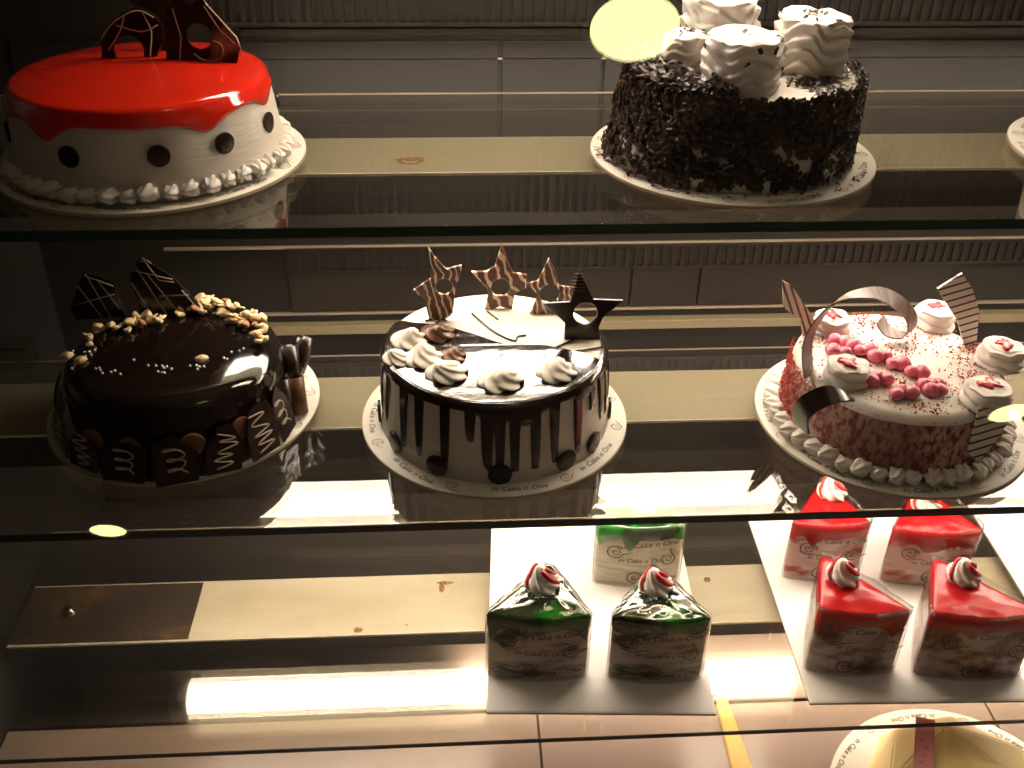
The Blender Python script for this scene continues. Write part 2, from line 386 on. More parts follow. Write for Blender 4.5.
# vent grilles: bars over a dark recess
def grille(z0,z1,x0,x1,label):
    bm=bmesh.new(); box(bm,x0,x1,YB-.003,YB-.0005,z0,z1,mi=1)
    x=x0
    while x<x1:
        box(bm,x,x+.0052,YB-.007,YB-.003,z0,z1); x+=.0113
    box(bm,x0,x1,YB-.008,YB-.003,z0-.004,z0); box(bm,x0,x1,YB-.008,YB-.003,z1,z1+.004)
    o=obj('vent_grille',bm,[M['steel'],M['slotdark']],None,False); tag(o,label,'vent','slotted vents on the back wall'); return o
grille(Z1+.057,Z1+.16,-.25,1.18,'wide slotted steel vent grille on back wall above the top shelf')
grille(Z2+.013,Z2+.038,-.20,1.18,'low slotted vent grille on back wall just under the top shelf')
grille(Z2-.155,Z2-.122,-.30,1.18,'slotted vent grille seen through the rear of the middle glass shelf')

# shop ceiling and downlights mirrored in the pane
bm=bmesh.new(); box(bm,-3,3.2,-3.5,.75,2.6,2.65); struct('ceiling',bm,M['ceil'])
def downlight(x,y,r,label):
    t=thing('ceiling_downlight',label,'lamp',(x,y,2.6),0,'round lights mirrored in the front glass')
    b=bmesh.new(); revolve(b,[(0,-.004),(r*.9,-.004),(r,-.001),(r,0),(0,0)],n=48,fn=lambda t,k,r,z:(r,z)); obj('lens',b,M['lamp'],t)
    b=bmesh.new(); revolve(b,[(r,0),(r,-.006),(r+.012,-.006),(r+.014,0)],n=48); obj('rim',b,M['lamp_rim'],t)
downlight(.348,.182,.085,'big yellow-green round light mirrored in the glass beside the chocolate flake cake')
downlight(1.69,-1.385,.062,'flat oval light mirrored over the pink rosette cake side at the right')
downlight(-1.236,-2.154,.062,'small flat oval light mirrored near the dark left end of the middle shelf')

# curved front pane
bm=bmesh.new(); prof=[]; y=.78; z=1.51
def tilt(z):
    pts=[(.7,25),(.95,30),(1.1,33),(1.45,40),(1.6,43)]
    for (a,b),(c,d) in zip(pts,pts[1:]):
        if z<=c: return math.radians(b+(d-b)*max(0,(z-a))/(c-a))
    return math.radians(43)
k=0
while z>.7005:
    if k%27==0: prof.append((y,z,tilt(z)))
    y-=.001*math.tan(tilt(z)); z-=.001; k+=1
prof.append((y,z,tilt(z)))
th=.005; ro=[];ri=[]
for (y,z,t) in prof:
    n=Vector((0,-cos(t),sin(t))); 
    ro.append([bm.verts.new((x,y,z)) for x in (-.50,1.22)]); ri.append([bm.verts.new((x,y-n.y*th,max(z-n.z*th,.7003))) for x in (-.50,1.22)])
for a,b in zip(ro,ro[1:]): bm.faces.new((a[0],b[0],b[1],a[1]))
for a,b in zip(ri,ri[1:]): bm.faces.new((a[0],a[1],b[1],b[0]))
for k in range(len(ro)-1):
    bm.faces.new((ro[k][0],ri[k][0],ri[k+1][0],ro[k+1][0])); bm.faces.new((ro[k][1],ro[k+1][1],ri[k+1][1],ri[k][1]))
bm.faces.new((ro[0][0],ro[0][1],ri[0][1],ri[0][0])); bm.faces.new((ro[-1][0],ri[-1][0],ri[-1][1],ro[-1][1]))
bmesh.ops.recalc_face_normals(bm,faces=bm.faces[:])
for e in bm.edges:
    if len(e.link_faces)==2 and e.calc_face_angle(0)>.5: e.smooth=False
o=struct('window_1',bm,M['pane'],True)

# glass shelves
def shelf(z,y0,y1,thk,edge,label,skew=0):
    t=thing('glass_shelf',label,'shelf',(0,0,z),0,'glass shelves of the display case')
    bm=bmesh.new(); box(bm,-.482,1.19,y0+.0004,y1,-thk,0); obj('glass_plate',bm,M['shelf'],t,False)
    bm=bmesh.new(); box(bm,-.482,1.19,y0-.0012,y0+.0002,-thk,0.0,bev=.0004); obj('front_edge',bm,M[edge],t,False)
    bm=bmesh.new(); box(bm,-.482,1.19,y1+.0002,y1+.0022,-.0008,.0008,bev=.0003); obj('rear_rail',bm,M['rail'],t,False)
shelf(Z1,.7185,1.049,.0085,'edge','top glass shelf with dark green front edge under the red and flake cakes')
shelf(Z2,.661,.934,.0075,'edge_dark','middle glass shelf carrying three round cakes')
shelf(Z3,.632,.950,.0048,'edge_dark','lowest glass shelf carrying the white boards of cake slices')

# light channels under the shelves
def channel(z,y0,y1,h,xa,xb,label,m='channel',bolts=(),ty=None,tw=.022,hang=.022,lip=.036,tm='tube'):
    """a shallow metal lid with lips; a lamp tube with a half-round diffuser under its rear half"""
    t=thing('shelf_light',label,'lamp',(0,0,z),0,'light channels of the display case')
    bm=bmesh.new()
    box(bm,-.48,1.19,y0,y1,-.0015,0); box(bm,-.48,1.19,y1-.0015,y1,-.044,-.0015)  # unseen rear lip deepened to keep the tube's light off the back wall
    obj('housing',bm,M[m],t,False)
    bm=bmesh.new(); box(bm,-.48,1.19,y0-.0016,y0-.0001,-lip,-.0016)
    obj('front_lip',bm,M['steel'],t,False)
    bm=bmesh.new(); box(bm,-.48,1.19,y0-.0018,y0-.0001,-.0012,.0014,bev=.0005)
    obj('edge_highlight_strip',bm,M['lip'],t,False)
    bm=bmesh.new(); ym=ty or (y0+y1)/2+.004; w=tw
    n=10; ra=[];rb=[]
    for i in range(n+1):
        a=PI*i/n; yy=ym-w*cos(a); zz=-hang-h*sin(a)**.5
        ra.append(bm.verts.new((xa,yy,zz))); rb.append(bm.verts.new((xb,yy,zz)))
    for i in range(n): bm.faces.new((ra[i],rb[i],rb[i+1],ra[i+1]))
    bm.faces.new(ra[::-1]); bm.faces.new(rb); bm.faces.new((ra[0],ra[-1],rb[-1],rb[0]))
    bmesh.ops.recalc_face_normals(bm,faces=bm.faces[:])
    obj('diffuser',bm,M[tm],t)
    for x in (xa-.012,xb+.012):
        bm=bmesh.new(); box(bm,x-.011,x+.011,ym-w*.9,ym+w*.9,-hang-h*.8,-.0016,bev=.003); obj('end_holder',bm,M['card'],t,auto=.5)
    for (bx,by) in bolts:
        bm=bmesh.new(); revolve(bm,[(0,.0065),(.003,.0058),(.0055,.003),(.006,0),(.0105,0),(.0105,-.0008)],n=20); bo=obj('bolt',bm,M['bolt'],t,auto=.6); bo.location=(bx,by,.0009); bo.scale=(1.5,1.5,1.25)
    return t
channel(1.592,.89,.98,.020,-.15,.46,'light strip under the roof of the case above the top shelf',tm='tube_top')
c1=channel(Z1-.0100,.852,.945,.024,-.225,.95,'light channel with pale greenish lid seen through the top glass shelf',ty=.928,hang=.040)
c2=channel(Z2-.0090,.815,.907,.024,-.335,.95,'light channel with pale lid seen through the middle glass shelf',ty=.870,hang=.032)
c3=channel(Z3-.0145,.786,.876,.018,.00,.95,'light channel with rust-spotted lid seen through the lowest glass shelf','channel_rusty',hang=.010,lip=.018,bolts=[(-.43,.832),(1.0,.832)])
bm=bmesh.new(); box(bm,-.4795,-.292,.7885,.8735,.0002,.0010,bev=.0003); obj('rusty_shade_plate',bm,M['shaded_rust'],c3,False)  # added rusty sheet; its dark colour stands in for shade on the lid
# rust marks lying on the lids
def stain(x,y,rx,ry,parent,seed,ring=False):
    bm=bmesh.new()
    def bl(s,k0,f): return [(x+(rx*f*(1+.45*noise.noise(Vector((cos(a)*2+s,sin(a)*2,seed)))))*cos(a),y+(ry*f*(1+.45*noise.noise(Vector((cos(a)*2+s,sin(a)*2,seed+5)))))*sin(a)) for a in [2*PI*i/28 for i in range(28)]]
    plate(bl(0,0,1),[bl(0,0,.62)] if ring else [],.0003,lambda u,v,w:(u,v,.0003+w),bm)
    obj('rust_mark',bm,M['rust'],parent,False)
stain(-.037,.884,.013,.009,c1,1,True); stain(-.034,.885,.008,.0025,c1,2)
stain(-.022,.853,.0035,.006,c3,3); stain(-.112,.793,.005,.004,c3,4); stain(-.018,.861,.009,.003,c3,6); stain(.283,.853,.004,.004,c3,5)
stain(-.06,.798,.0015,.0012,c3,8)
# clear plastic holder and a bracket strip at the left wall
t=thing('shelf_clip','small clear plastic clip at the dark left end behind the nut cake','clip',(-.455,.93,Z2+.0002))
bm=bmesh.new(); box(bm,-.020,.020,-.012,.012,0,.030,bev=.003); obj('clip_body',bm,M['clear'],t,auto=.5)
bm=bmesh.new(); box(bm,-.017,.017,-.0135,-.0122,.024,.027,bev=.0004); box(bm,.008,.014,-.0135,-.0122,.004,.012,bev=.0004); obj('clip_spring',bm,M['bolt'],t,False)

# ================================================================== CAKE 1: red glaze
def th_of(deg): return math.radians(deg)
def glaze_bm(r,zt,dome,Lf,thick=.0035,n=220,rough=.0):
    bm=bmesh.new()
    prof=[(0,zt+dome)]
    for i in range(1,9):
        s=i/9; prof.append((r*.93*s,zt+dome*(1-s*s*.85)))
    k0=len(prof)
    base_top=zt+dome*.15
    spec=[('e',0.0),('e',.33),('e',.66),('e',1.0),('w',.3),('w',.6),('w',.85),('w',.97),('b',.0),('b',1.)]
    prof+=[(r,zt)]*len(spec)
    def fn(t,k,rr,z):
        tt=(math.degrees(t)+180)%360-180
        if k<k0: return rr,z+wob((cos(t)*rr,sin(t)*rr,3),30,.0006)
        kind,s=spec[k-k0]; L=Lf(math.radians(tt))
        if kind=='e':
            a=s*PI/2; return r*.93+r*.07*sin(a)*1.0,base_top-(.009)*(1-cos(a))
        zb=base_top-.009
        if kind=='w': return r+.0012*sin(PI*s)+.001*s, zb-(L)*s
        if kind=='b': return (r-.0008-.002*s),zb-L-.0008+.004*s
    revolve(bm,prof,n=n,fn=fn)
    return bm
c=thing('red_glazed_cake','white cream cake with a shiny red glaze top and dark chocolate cut-outs','cake',(-.258,.871,Z1))
round_board(c,.130,11,rot0=.15)
bm=bmesh.new()
revolve(bm,[(.0,.003),(.113,.003),(.1135,.008),(.1095,.03),(.1050,.055),(.1025,.068),(.09,.072),(0,.072)],n=160,fn=lambda t,k,r,z:(r+wob((cos(t)*3,sin(t)*3,z*90),1.3,.0018)+.0005*sin(z*700+t*2),z))
obj('cream_body',bm,M['cream_shaded'],c)
def Lred(t):
    return drip_len(t,.004,[(-120,.015,9),(-150,.008,10),(-50,.011,10),(-75,.002,12),(-10,.010,8),(25,.008,12),(70,.01,14),(150,.012,16),(-170,.006,12)])
obj('red_glaze',glaze_bm(.1050,.0735,.006,Lred),M['red'],c)
shell_border(c,.1155,46,.022,.014,.014,.003,seed=1)
# side buttons
def button(parent,r,t,z,br,mm,name='chocolate_button',th=.003,out=0):
    bm=bmesh.new(); revolve(bm,[(0,th),(br*.8,th),(br*.97,th*.8),(br,th*.4),(br*.96,0),(0,0)],n=36,fn=lambda a,k,rr,zz:(rr*(1+.010*sin(6*a)),zz))
    o=obj(name,bm,mm,parent,auto=.7); d=Vector((cos(t),sin(t),0))
    q=d.to_track_quat('Z','Y'); o.rotation_mode='QUATERNION'; o.rotation_quaternion=q; o.location=(r*cos(t)+out*d.x,r*sin(t)+out*d.y,z); return o
for deg in (-155,-108,-72,-44,-14,15,45,75,110,145,178): button(c,.1075,math.radians(deg),.039,.0088,M['choc'],out=.0005)
# cut-outs standing on the glaze
arch=[(-.0378,.0683),(-.0367,.0779),(-.035,.0908),(-.0254,.1055),(-.0139,.1146),(-.0008,.1191),(.0128,.113),(.0175,.1022),(.0155,.0907),(.0084,.0782),(.0041,.0681)]
o=obj('chocolate_arch',plate(arch,[circle(-.0131,.0845,.0125)],.0028,lambda u,v,w:(u,.026+w+ (v-.07)*.10,v)),M['choc_smoke'],c,False)
fin=[(.0186,.0703),(.0237,.1195),(.0307,.1398),(.0387,.152),(.0507,.139),(.0583,.1227),(.0663,.1131),(.0795,.0969),(.0819,.0895),(.0754,.0686),(.0517,.0690),(.0291,.0706)]
o=obj('chocolate_fin',plate(fin,[circle(.049,.0978,.0105)],.0028,lambda u,v,w:(u,.017+w+(v-.07)*.12,v)),M['choc_smoke'],c,False)
o=obj('chocolate_fin',plate([(.006,.07),(.000,.10),(-.022,.132),(-.018,.15),(.008,.148),(.03,.13),(.028,.07)],[],.0028,lambda u,v,w:(u,.047+w+(v-.07)*.2,v)),M['choc_smoke'],c,False)
bm=bmesh.new(); tube(bm,catmull([(.043,.015,.085),(.050,.0135,.080),(.060,.0135,.079),(.067,.0135,.084),(.067,.0138,.092),(.061,.014,.095)],5),.0009,6); obj('caramel_thread',bm,M['choc_mid'],c)

def ruffle_bm(r,h,seed=0,n=120,nv=46):
    """tall piped rose: overlapping slanted ribbons round a barrel, a rolled spiral on top"""
    bm=bmesh.new(); rings=[]
    for k in range(nv+1):
        v=k/nv; ring=[]
        for i in range(n):
            t=2*PI*i/n
            if v<.7:
                s=v/.7; ph=s*4.2+.55*sin(t*2+seed)+.35*sin(t*5+seed*2)+t/(2*PI)*2; saw=ph-math.floor(ph)
                rad=r*(.84+.17*saw**.7*(1-max(0,saw-.86)/.14)); rad*=.97+.06*sin(PI*s); z=h*.94*s
            else:
                s=(v-.7)/.3; ph=3.2*s+t/(2*PI); rad=r*(1-s)*.93; z=h*(.94+.045*sin(PI*s)+.05*(abs(sin(PI*ph))-.5)*(1-s*.3)*min(1,s*8))
            q=Vector((cos(t)*rad,sin(t)*rad,z)); q+=noise.noise_vector(q*75+Vector((seed,0,0)))*r*.09
            ring.append(bm.verts.new(q))
        rings.append(ring)
    for a,b in zip(rings,rings[1:]):
        for i in range(n): bm.faces.new((a[i],a[(i+1)%n],b[(i+1)%n],b[i]))
    bm.faces.new(rings[-1]); bm.faces.new(rings[0][::-1])
    return bm
bm=bmesh.new(); f_=lambda u,v:(u,.017+(v-.07)*.12-.0022,v)
tube(bm,[f_(u,v) for u,v in [(.0507,.139),(.0583,.1227),(.0663,.1131),(.0795,.0969),(.0819,.0895)]],.0007,5)
tube(bm,[f_(u,v) for u,v in [(.030,.12),(.034,.098),(.030,.075)]],.0006,5); tube(bm,[f_(u,v) for u,v in [(.056,.122),(.066,.104),(.078,.092)]],.0006,5)
obj('tan_drizzle',bm,M['drizzle'],c)
bm=bmesh.new(); f_=lambda u,v:(u,.026+(v-.07)*.10-.0022,v)
for l in [[(-.034,.094),(-.025,.1045),(-.013,.1125),(0,.1165),(.012,.111)],[(-.012,.113),(-.018,.1),(-.03,.085)],[(.003,.115),(.008,.1),(.004,.08)],[(-.02,.105),(0,.1),(.014,.105)]]: tube(bm,catmull([f_(u,v) for u,v in l],4),.0006,5)
obj('tan_drizzle',bm,M['drizzle'],c)
# ================================================================== CAKE 2: chocolate flakes
c=thing('chocolate_flake_cake','cake covered in dark chocolate flakes with tall white cream swirls on top','cake',(.246,.866,Z1))
round_board(c,.1250,22,off=(.002,0),rot0=.3)
def blob(t): 
    d=(math.degrees(t)-180+180)%360-180
    return 1+.0*d
bm=bmesh.new()
def body2(t,k,r,z):
    d=((math.degrees(t)+160+180)%360-180)
    ex=math.exp(-(d/42)**2)*(.008-.030*z/.08)
    return (r*.972+ex+wob((cos(t)*3,sin(t)*3,z*60),1.2,.002),z)
revolve(bm,[(0,.003),(.104,.003),(.106,.01),(.105,.04),(.103,.068),(.101,.074),(.097,.0765),(.05,.077),(0,.077)],n=140,fn=body2)
obj('cream_body',bm,M['cream_shaded'],c)
# shavings: curled slivers all over the wall (uncountable)
bm=bmesh.new(); rr=random.Random(3)
def sliver(bm,p,nrm,size,rr):
    nrm=Vector(nrm).normalized(); tx=nrm.orthogonal().normalized(); tx=Matrix.Rotation(rr.uniform(0,2*PI),3,nrm)@tx; ty=nrm.cross(tx)
    L=size*rr.uniform(.7,1.35); W=size*rr.uniform(.40,.95); cv=rr.uniform(.2,.9); lift=rr.uniform(-.1,.4); T=size*.10
    rows=[]
    for k in range(4):
        s=k/3-.5; a=tx*(L*s)+nrm*(lift*L*(s+.5)*.5+cv*L*(s*s-.2)*.6)
        w=W*(1-.5*abs(s))*(.7+.6*rr.random())
        rows.append([bm.verts.new(p+a+ty*w*.5),bm.verts.new(p+a+nrm*T),bm.verts.new(p+a-ty*w*.5),bm.verts.new(p+a-nrm*T)])
    for a,b in zip(rows,rows[1:]):
        for i in range(4): bm.faces.new((a[i],a[(i+1)%4],b[(i+1)%4],b[i]))
    bm.faces.new(rows[0][::-1]); bm.faces.new(rows[-1])
for k in range(7600):
    if rr.random()<.82: t=rr.uniform(-PI-.3,.3)
    else: t=rr.uniform(0,PI)
    z=rr.uniform(.0075,.079)
    r,_=body2(t,0,.1045,z); low=1-z/.08
    dd=((math.degrees(t)+160+180)%360-180); left=math.exp(-(dd/40)**2)
    if left>.4 and rr.random()<.25*left: continue
    if noise.noise(Vector((cos(t)*6,sin(t)*6,z*70)))>.12 and z<.045 and rr.random()<.8: continue
    r+=rr.uniform(0,.005)+left*.006*rr.random()
    if z>.074: r-=.004*rr.random()
    n=Vector((cos(t),sin(t),rr.uniform(-.3,.4)))
    sliver(bm,Vector((r*cos(t),r*sin(t),z)),n,rr.uniform(.0034,.0072)*(1+.30*left),rr)
for k in range(520):     # piled on the left shoulder and the top
    t=rr.uniform(math.radians(125),math.radians(255)); r=rr.uniform(.066,.096); z=.0775+rr.uniform(0,.004)
    if rr.random()<.35: z+=rr.uniform(0,.012)
    sliver(bm,Vector((r*cos(t),r*sin(t),z)),(rr.uniform(-.5,.5),rr.uniform(-.5,.5),1),rr.uniform(.005,.0085),rr)
for k in range(210):
    cx,cy=rr.choice([(.045,-.045),(.060,-.040),(.052,-.060),(-.045,-.060),(.085,-.01),(.01,-.0)]); x=cx+rr.gauss(0,.012); y=cy+rr.gauss(0,.010)
    if math.hypot(x,y)<.098: sliver(bm,Vector((x,y,.078)),(rr.uniform(-.3,.3),rr.uniform(-.3,.3),1),rr.uniform(.004,.0075),rr)
for k in range(60):
    t=rr.uniform(0,2*PI); r=rr.uniform(.108,.120); sliver(bm,Vector((r*cos(t),r*sin(t),.0050)),(0,0,1),rr.uniform(.0025,.0045),rr)
o=obj('chocolate_flakes',bm,M['flake'],c,False,kind='stuff')
for i,(x,y,r,h,s) in enumerate([(-.014,-.056,.0325,.043,1),(-.016,.022,.034,.056,2),(.056,-.008,.0315,.047,3),(-.050,-.014,.0205,.034,4)]):
    o=obj('cream_swirl',ruffle_bm(r,h,seed=i*7),M['cream'],c); o.location=(x,y,.0765); o.rotation_euler=(0,0,i*1.3)
    bm=bmesh.new()
    for k in range(16 if i!=0 else 5):
        a=rr.uniform(0,2*PI); q=rr.uniform(.1,.9)*r; sliver(bm,Vector((q*cos(a),q*sin(a),h*.985)),(rr.uniform(-.6,.6),rr.uniform(-.6,.6),1),rr.uniform(.0040,.0068),rr)
    for k in range(7):
        a=rr.uniform(-PI,0); q=r*1.0; sliver(bm,Vector((q*cos(a),q*sin(a),h*rr.uniform(.1,.9))),(cos(a),sin(a),.1),rr.uniform(.004,.0062),rr)
    obj('stuck_flakes',bm,M['flake'],o,False,kind='stuff')

# ================================================================== CAKE 3: dark mirror glaze with nuts
c=thing('nut_chocolate_cake','glossy dark chocolate cake ringed with chopped nuts and scribbled chocolate shards','cake',(-.264,.848,Z2))
round_board(c,.1285,33,rot0=.1)
OX,OY=.004,-.024
bm=bmesh.new()
P=[(0,.079),(.06,.0788),(.080,.078),(.090,.0755),(.0955,.071),(.098,.064),(.0985,.05),(.099,.02),(.100,.006),(.101,.003),(0,.003)]
revolve(bm,P,n=128,center=(OX,OY,0),fn=lambda t,k,r,z:(r+wob((cos(t)*2,sin(t)*2,z*20),1,.0012),z))
obj('chocolate_glaze_body',bm,M['choc_gloss'],c)
def scribble(bm,w,h,seed,r=.0008,y=-.002,kind=0):
    q=random.Random(seed); pts=[]
    if kind==0:
        n=9; sl=q.uniform(-.12,.12)
        for k in range(n): pts.append((w*((-.34+.68*(k%2))*q.uniform(.45,1)+sl*(k/n-.5)),y,h*(.10+.72*k/(n-1)*q.uniform(.9,1.1))))
    else:
        for k in range(14): a=k*1.35; pts.append((w*.26*cos(a)*q.uniform(.6,1.1),y,h*(.2+.045*k)+h*.07*sin(a)))
    tube(bm,catmull(pts,5),r,5)
def shard(deg,w,h,lean,seed,rad=.106,kind=0,roll=0,z0=.0035,thick=.0022,outl=None):
    q=random.Random(seed); bm=bmesh.new()
    o2=outl or [(-w*.5,0),(w*.5*q.uniform(.6,1),0),(w*.5,h*q.uniform(.5,.75)),(w*q.uniform(.0,.35),h),(-w*q.uniform(.1,.45),h*q.uniform(.85,1)),(-w*.5,h*q.uniform(.4,.6))]
    plate(o2,[],thick,lambda u,v,w_:(u,w_,v),bm)
    t=math.radians(deg); s=obj('chocolate_shard',bm,M['choc'],c,False)
    s.location=(OX+rad*cos(t),OY+rad*sin(t),z0); s.rotation_euler=(lean,roll,t+PI/2)
    bm=bmesh.new(); scribble(bm,w,h,seed,kind=kind,y=-thick/2-.0004); obj('white_drizzle',bm,M['drizzle'],s)
# shard local -y must face outward: rotated by t+pi/2, local -y -> (sin(t+pi/2), -cos(t+pi/2)) = (cos t, sin t)
for i,(deg,w,h,kind) in enumerate([(-170,.045,.048,0),(-150,.046,.044,0),(-128,.044,.040,0),(-104,.046,.042,1),(-80,.040,.045,1),(-60,.034,.044,0),(-38,.036,.050,0),(-20,.028,.052,1),(160,.04,.05,0),(120,.04,.05,0),(80,.04,.045,0),(45,.04,.045,0)]):
    shard(deg,w,h,-.16+R.uniform(-.06,.04),i+5,kind=kind,rad=.110+R.uniform(-.001,.003),roll=R.uniform(-.20,.20),z0=.0085)
# brown biscuits behind the right-hand shards
for deg in (-47,-72,-102,-122):
    b=button(c,.101,math.radians(deg),.040,.011,M['choc_mid'],name='chocolate_biscuit',th=.004); b.location.x+=OX; b.location.y+=OY
# curls at right
def roll_bm(r,l,turns=1.4,thick=.0016):
    bm=bmesh.new(); n=30; A=[];B=[]
    for k in range(n+1):
        a=2*PI*turns*k/n; q=r*(1-.35*k/n)
        A.append([bm.verts.new((q*cos(a),q*sin(a),z)) for z in (0,l)]); B.append([bm.verts.new(((q-thick)*cos(a),(q-thick)*sin(a),z)) for z in (0,l)])
    for X in (A,B):
        for p,s in zip(X,X[1:]): bm.faces.new((p[0],s[0],s[1],p[1]))
    for k in range(n):
        bm.faces.new((A[k][0],B[k][0],B[k+1][0],A[k+1][0])); bm.faces.new((A[k][1],A[k+1][1],B[k+1][1],B[k][1]))
    bm.faces.new((A[0][0],A[0][1],B[0][1],B[0][0])); bm.faces.new((A[-1][0],B[-1][0],B[-1][1],A[-1][1]))
    bmesh.ops.recalc_face_normals(bm,faces=bm.faces[:]); return bm
for (x,y,z,rx,ry,l,m) in [(.106,-.012,.030,-.25,.35,.042,'choc'),(.112,-.026,.012,-.2,.2,.036,'choc_mid'),(.101,-.040,.010,-.15,.15,.045,'choc'),(.108,.004,.040,.1,.5,.034,'choc')]:
    o=obj('chocolate_curl',roll_bm(.0115,l),M[m],c); o.location=(x,y,z-.006); o.rotation_euler=(rx,ry,1.0)
# two drizzled plates standing at the back
for name,outl,Y,lines in [('l',[(-.0878,.1226),(-.0616,.1115),(-.0559,.076),(-.1028,.074),(-.1068,.0864)],.043,[[(-.0878,.119),(-.062,.108)],[(-.086,.121),(-.07,.076)],[(-.095,.108),(-.078,.076)],[(-.075,.112),(-.060,.085)],[(-.10,.09),(-.062,.1)]]),
    ('r',[(-.0326,.1373),(-.0045,.1169),(.007,.1006),(.0241,.076),(-.0396,.075),(-.0453,.1176)],.041,[[(-.0326,.134),(-.022,.131),(-.030,.137),(-.018,.114),(-.004,.112)],[(-.040,.124),(-.005,.115)],[(-.038,.128),(-.015,.078)],[(-.028,.120),(-.002,.078)],[(.002,.104),(.020,.077)],[(-.02,.098),(.008,.099)],[(-.044,.112),(-.030,.08)]])]:
    f=lambda u,v,w,Y=Y:(u,Y+w+(v-.075)*.12,v)
    s=obj('chocolate_plate',plate(outl,[],.0022,f),M['choc'],c,False)
    bm=bmesh.new()
    for l in lines: tube(bm,[Vector(f(u,v,-.0016)) for u,v in l],.00055,5)
    obj('white_drizzle',bm,M['drizzle'],s)
# nuts
def nut_bm(s,seed,kind):
    bm=bmesh.new()
    if kind==0:
        bmesh.ops.create_icosphere(bm,subdivisions=2,radius=s)
        for v in bm.verts:
            v.co.x*=1.25; v.co.z*=.62; v.co+=noise.noise_vector(v.co*260+Vector((seed*5,0,0)))*s*.45
    elif kind==1:    # slivered
        bmesh.ops.create_icosphere(bm,subdivisions=2,radius=s)
        for v in bm.verts: v.co.x*=1.7; v.co.y*=.55; v.co.z*=.35; v.co+=noise.noise_vector(v.co*200+Vector((seed*5,0,0)))*s*.2
    else:            # curved cashew
        pts=[(s*1.1*cos(a),s*1.1*sin(a),0) for a in [(-.2+4.0*i/12) for i in range(13)]]
        tube(bm,pts,s*.55,10,taper=[.35,.7,.9,1,1,1,1,1,1,.95,.85,.65,.3])
    return bm
nuts=[obj('nut_piece',nut_bm(.0050,i,k),M['nutbrown'] if i==3 else M['nut'],c) for i,k in enumerate([0,0,0,0,1,1,2])]
spots=[]
for i in range(96):
    if i<50:   # right back cluster
        a=math.radians(R.uniform(28,92)); q=R.uniform(.060,.090)
    elif i<60: a=math.radians(R.uniform(-2,28)); q=R.uniform(.076,.091)
    else:
        a=math.radians(R.uniform(92,178)); q=R.uniform(.060,.090)
        if 105<math.degrees(a)<150: q=R.uniform(.048,.070)
    spots.append((q*cos(a),q*sin(a)))
for i,(x,y) in enumerate(spots):
    z=.0815 + (R.uniform(0,.009) if i<40 else R.uniform(0,.004)) - max(0,math.hypot(x,y)-.082)*.4
    k=R.choice([0,1,2,0,1,2,3,4,5,4]) if i not in (5,22,37) else 6
    o=nuts[i] if i<7 else dup(nuts[k],(0,0,0))
    o.location=(OX+x,OY+y,z); o.rotation_euler=(R.uniform(-.6,.6),R.uniform(-.6,.6),R.uniform(0,6)); s=R.uniform(.55,1.02); o.scale=(s,)*3
for (x,y) in ((-.092,-.012),(-.078,-.02),(.03,-.022)):
    o=dup(nuts[1],(OX+x,OY+y,.080)); 
bm=bmesh.new(); bmesh.ops.create_uvsphere(bm,u_segments=10,v_segments=7,radius=.0013); pearl=obj('silver_pearl',bm,M['pearl'],c)
pp=[(-.078,-.005),(-.074,-.004),(-.071,-.009),(-.075,-.012),(-.079,-.015),(-.070,-.001),(-.082,-.030),(-.060,-.034),(-.057,-.033),(-.055,-.037),(-.052,-.042),(-.045,-.040),(-.042,-.038),(-.036,-.044),(-.015,-.030),(-.008,-.031),(-.002,-.032),(0,-.035),(.002,-.033),(.007,-.037),(-.004,-.041),(0,-.043),(.002,-.043),(.022,-.032),(.028,-.032),(.031,-.034),(.030,-.038),(.035,-.034),(.050,-.020),(.053,-.022),(.055,-.010),(.065,-.004),(.062,-.008),(-.03,-.02),(-.09,0)]
for i,(x,y) in enumerate(pp):
    loc=(OX+x,OY+y,.0792 if math.hypot(x,y)<.082 else .0775)
    if i==0: pearl.location=loc
    else: dup(pearl,loc)

# ================================================================== CAKE 4: dripped chocolate and stars
c=thing('star_drip_cake','white cake with dark chocolate drips, cream dollops and chocolate stars on top','cake',(.036,.816,Z2))
round_board(c,.1275,44,rot0=.2)
bm=bmesh.new()
revolve(bm,[(0,.003),(.1085,.003),(.1075,.02),(.1050,.055),(.1035,.076),(.1018,.0795),(.097,.081),(0,.0815)],n=140,fn=lambda t,k,r,z:(r+wob((cos(t)*3,sin(t)*3,z*50),1,.0008),z))
obj('cream_body',bm,M['cream_shaded'],c)
dr=[(-178,.05,3),(-170,.055,2.2),(-161,.058,2.6),(-142,.064,2.6),(-131,.066,2.6),(-116.5,.066,2.5),(-104,.032,2.5),(-96,.050,3.0),(-90,.060,2.4),(-93,.016,6),(-83,.068,2.4),(-73,.068,2.4),(-78,.016,8),(-63,.066,2.4),(-48.7,.064,2.6),(-44,.010,6),(-37.4,.028,2.2),(-27,.052,3),(-19,.056,2.4),(-8,.05,3),(6,.03,3),(15,.05,3),(30,.05,3),(50,.04,3),(75,.05,3),(95,.03,3),(120,.05,3),(140,.05,3),(160,.04,3)]
inner=[(-.1005,.020),(-.091,.044),(-.075,.041),(-.060,.038),(-.045,.034),(-.030,.024),(-.012,.012),(.005,.000),(.025,-.004),(.045,-.006),(.060,-.012),(.080,-.022),(.094,-.034)]
bm=bmesh.new(); r0=.1012
a0=math.radians(168-360); a1=math.radians(-20)
ring=[(r0*cos(a0+(a1-a0)*i/90),r0*sin(a0+(a1-a0)*i/90)) for i in range(91)]
back_=[(v.x,v.y) for v in catmull([(x,y,0) for x,y in inner[::-1]],5)]
plate(ring+back_,[],.0016,lambda u,v,w:(u,v,.0822+w+wob((u,v,0),40,.0004)),bm)
n=420; rows=[]
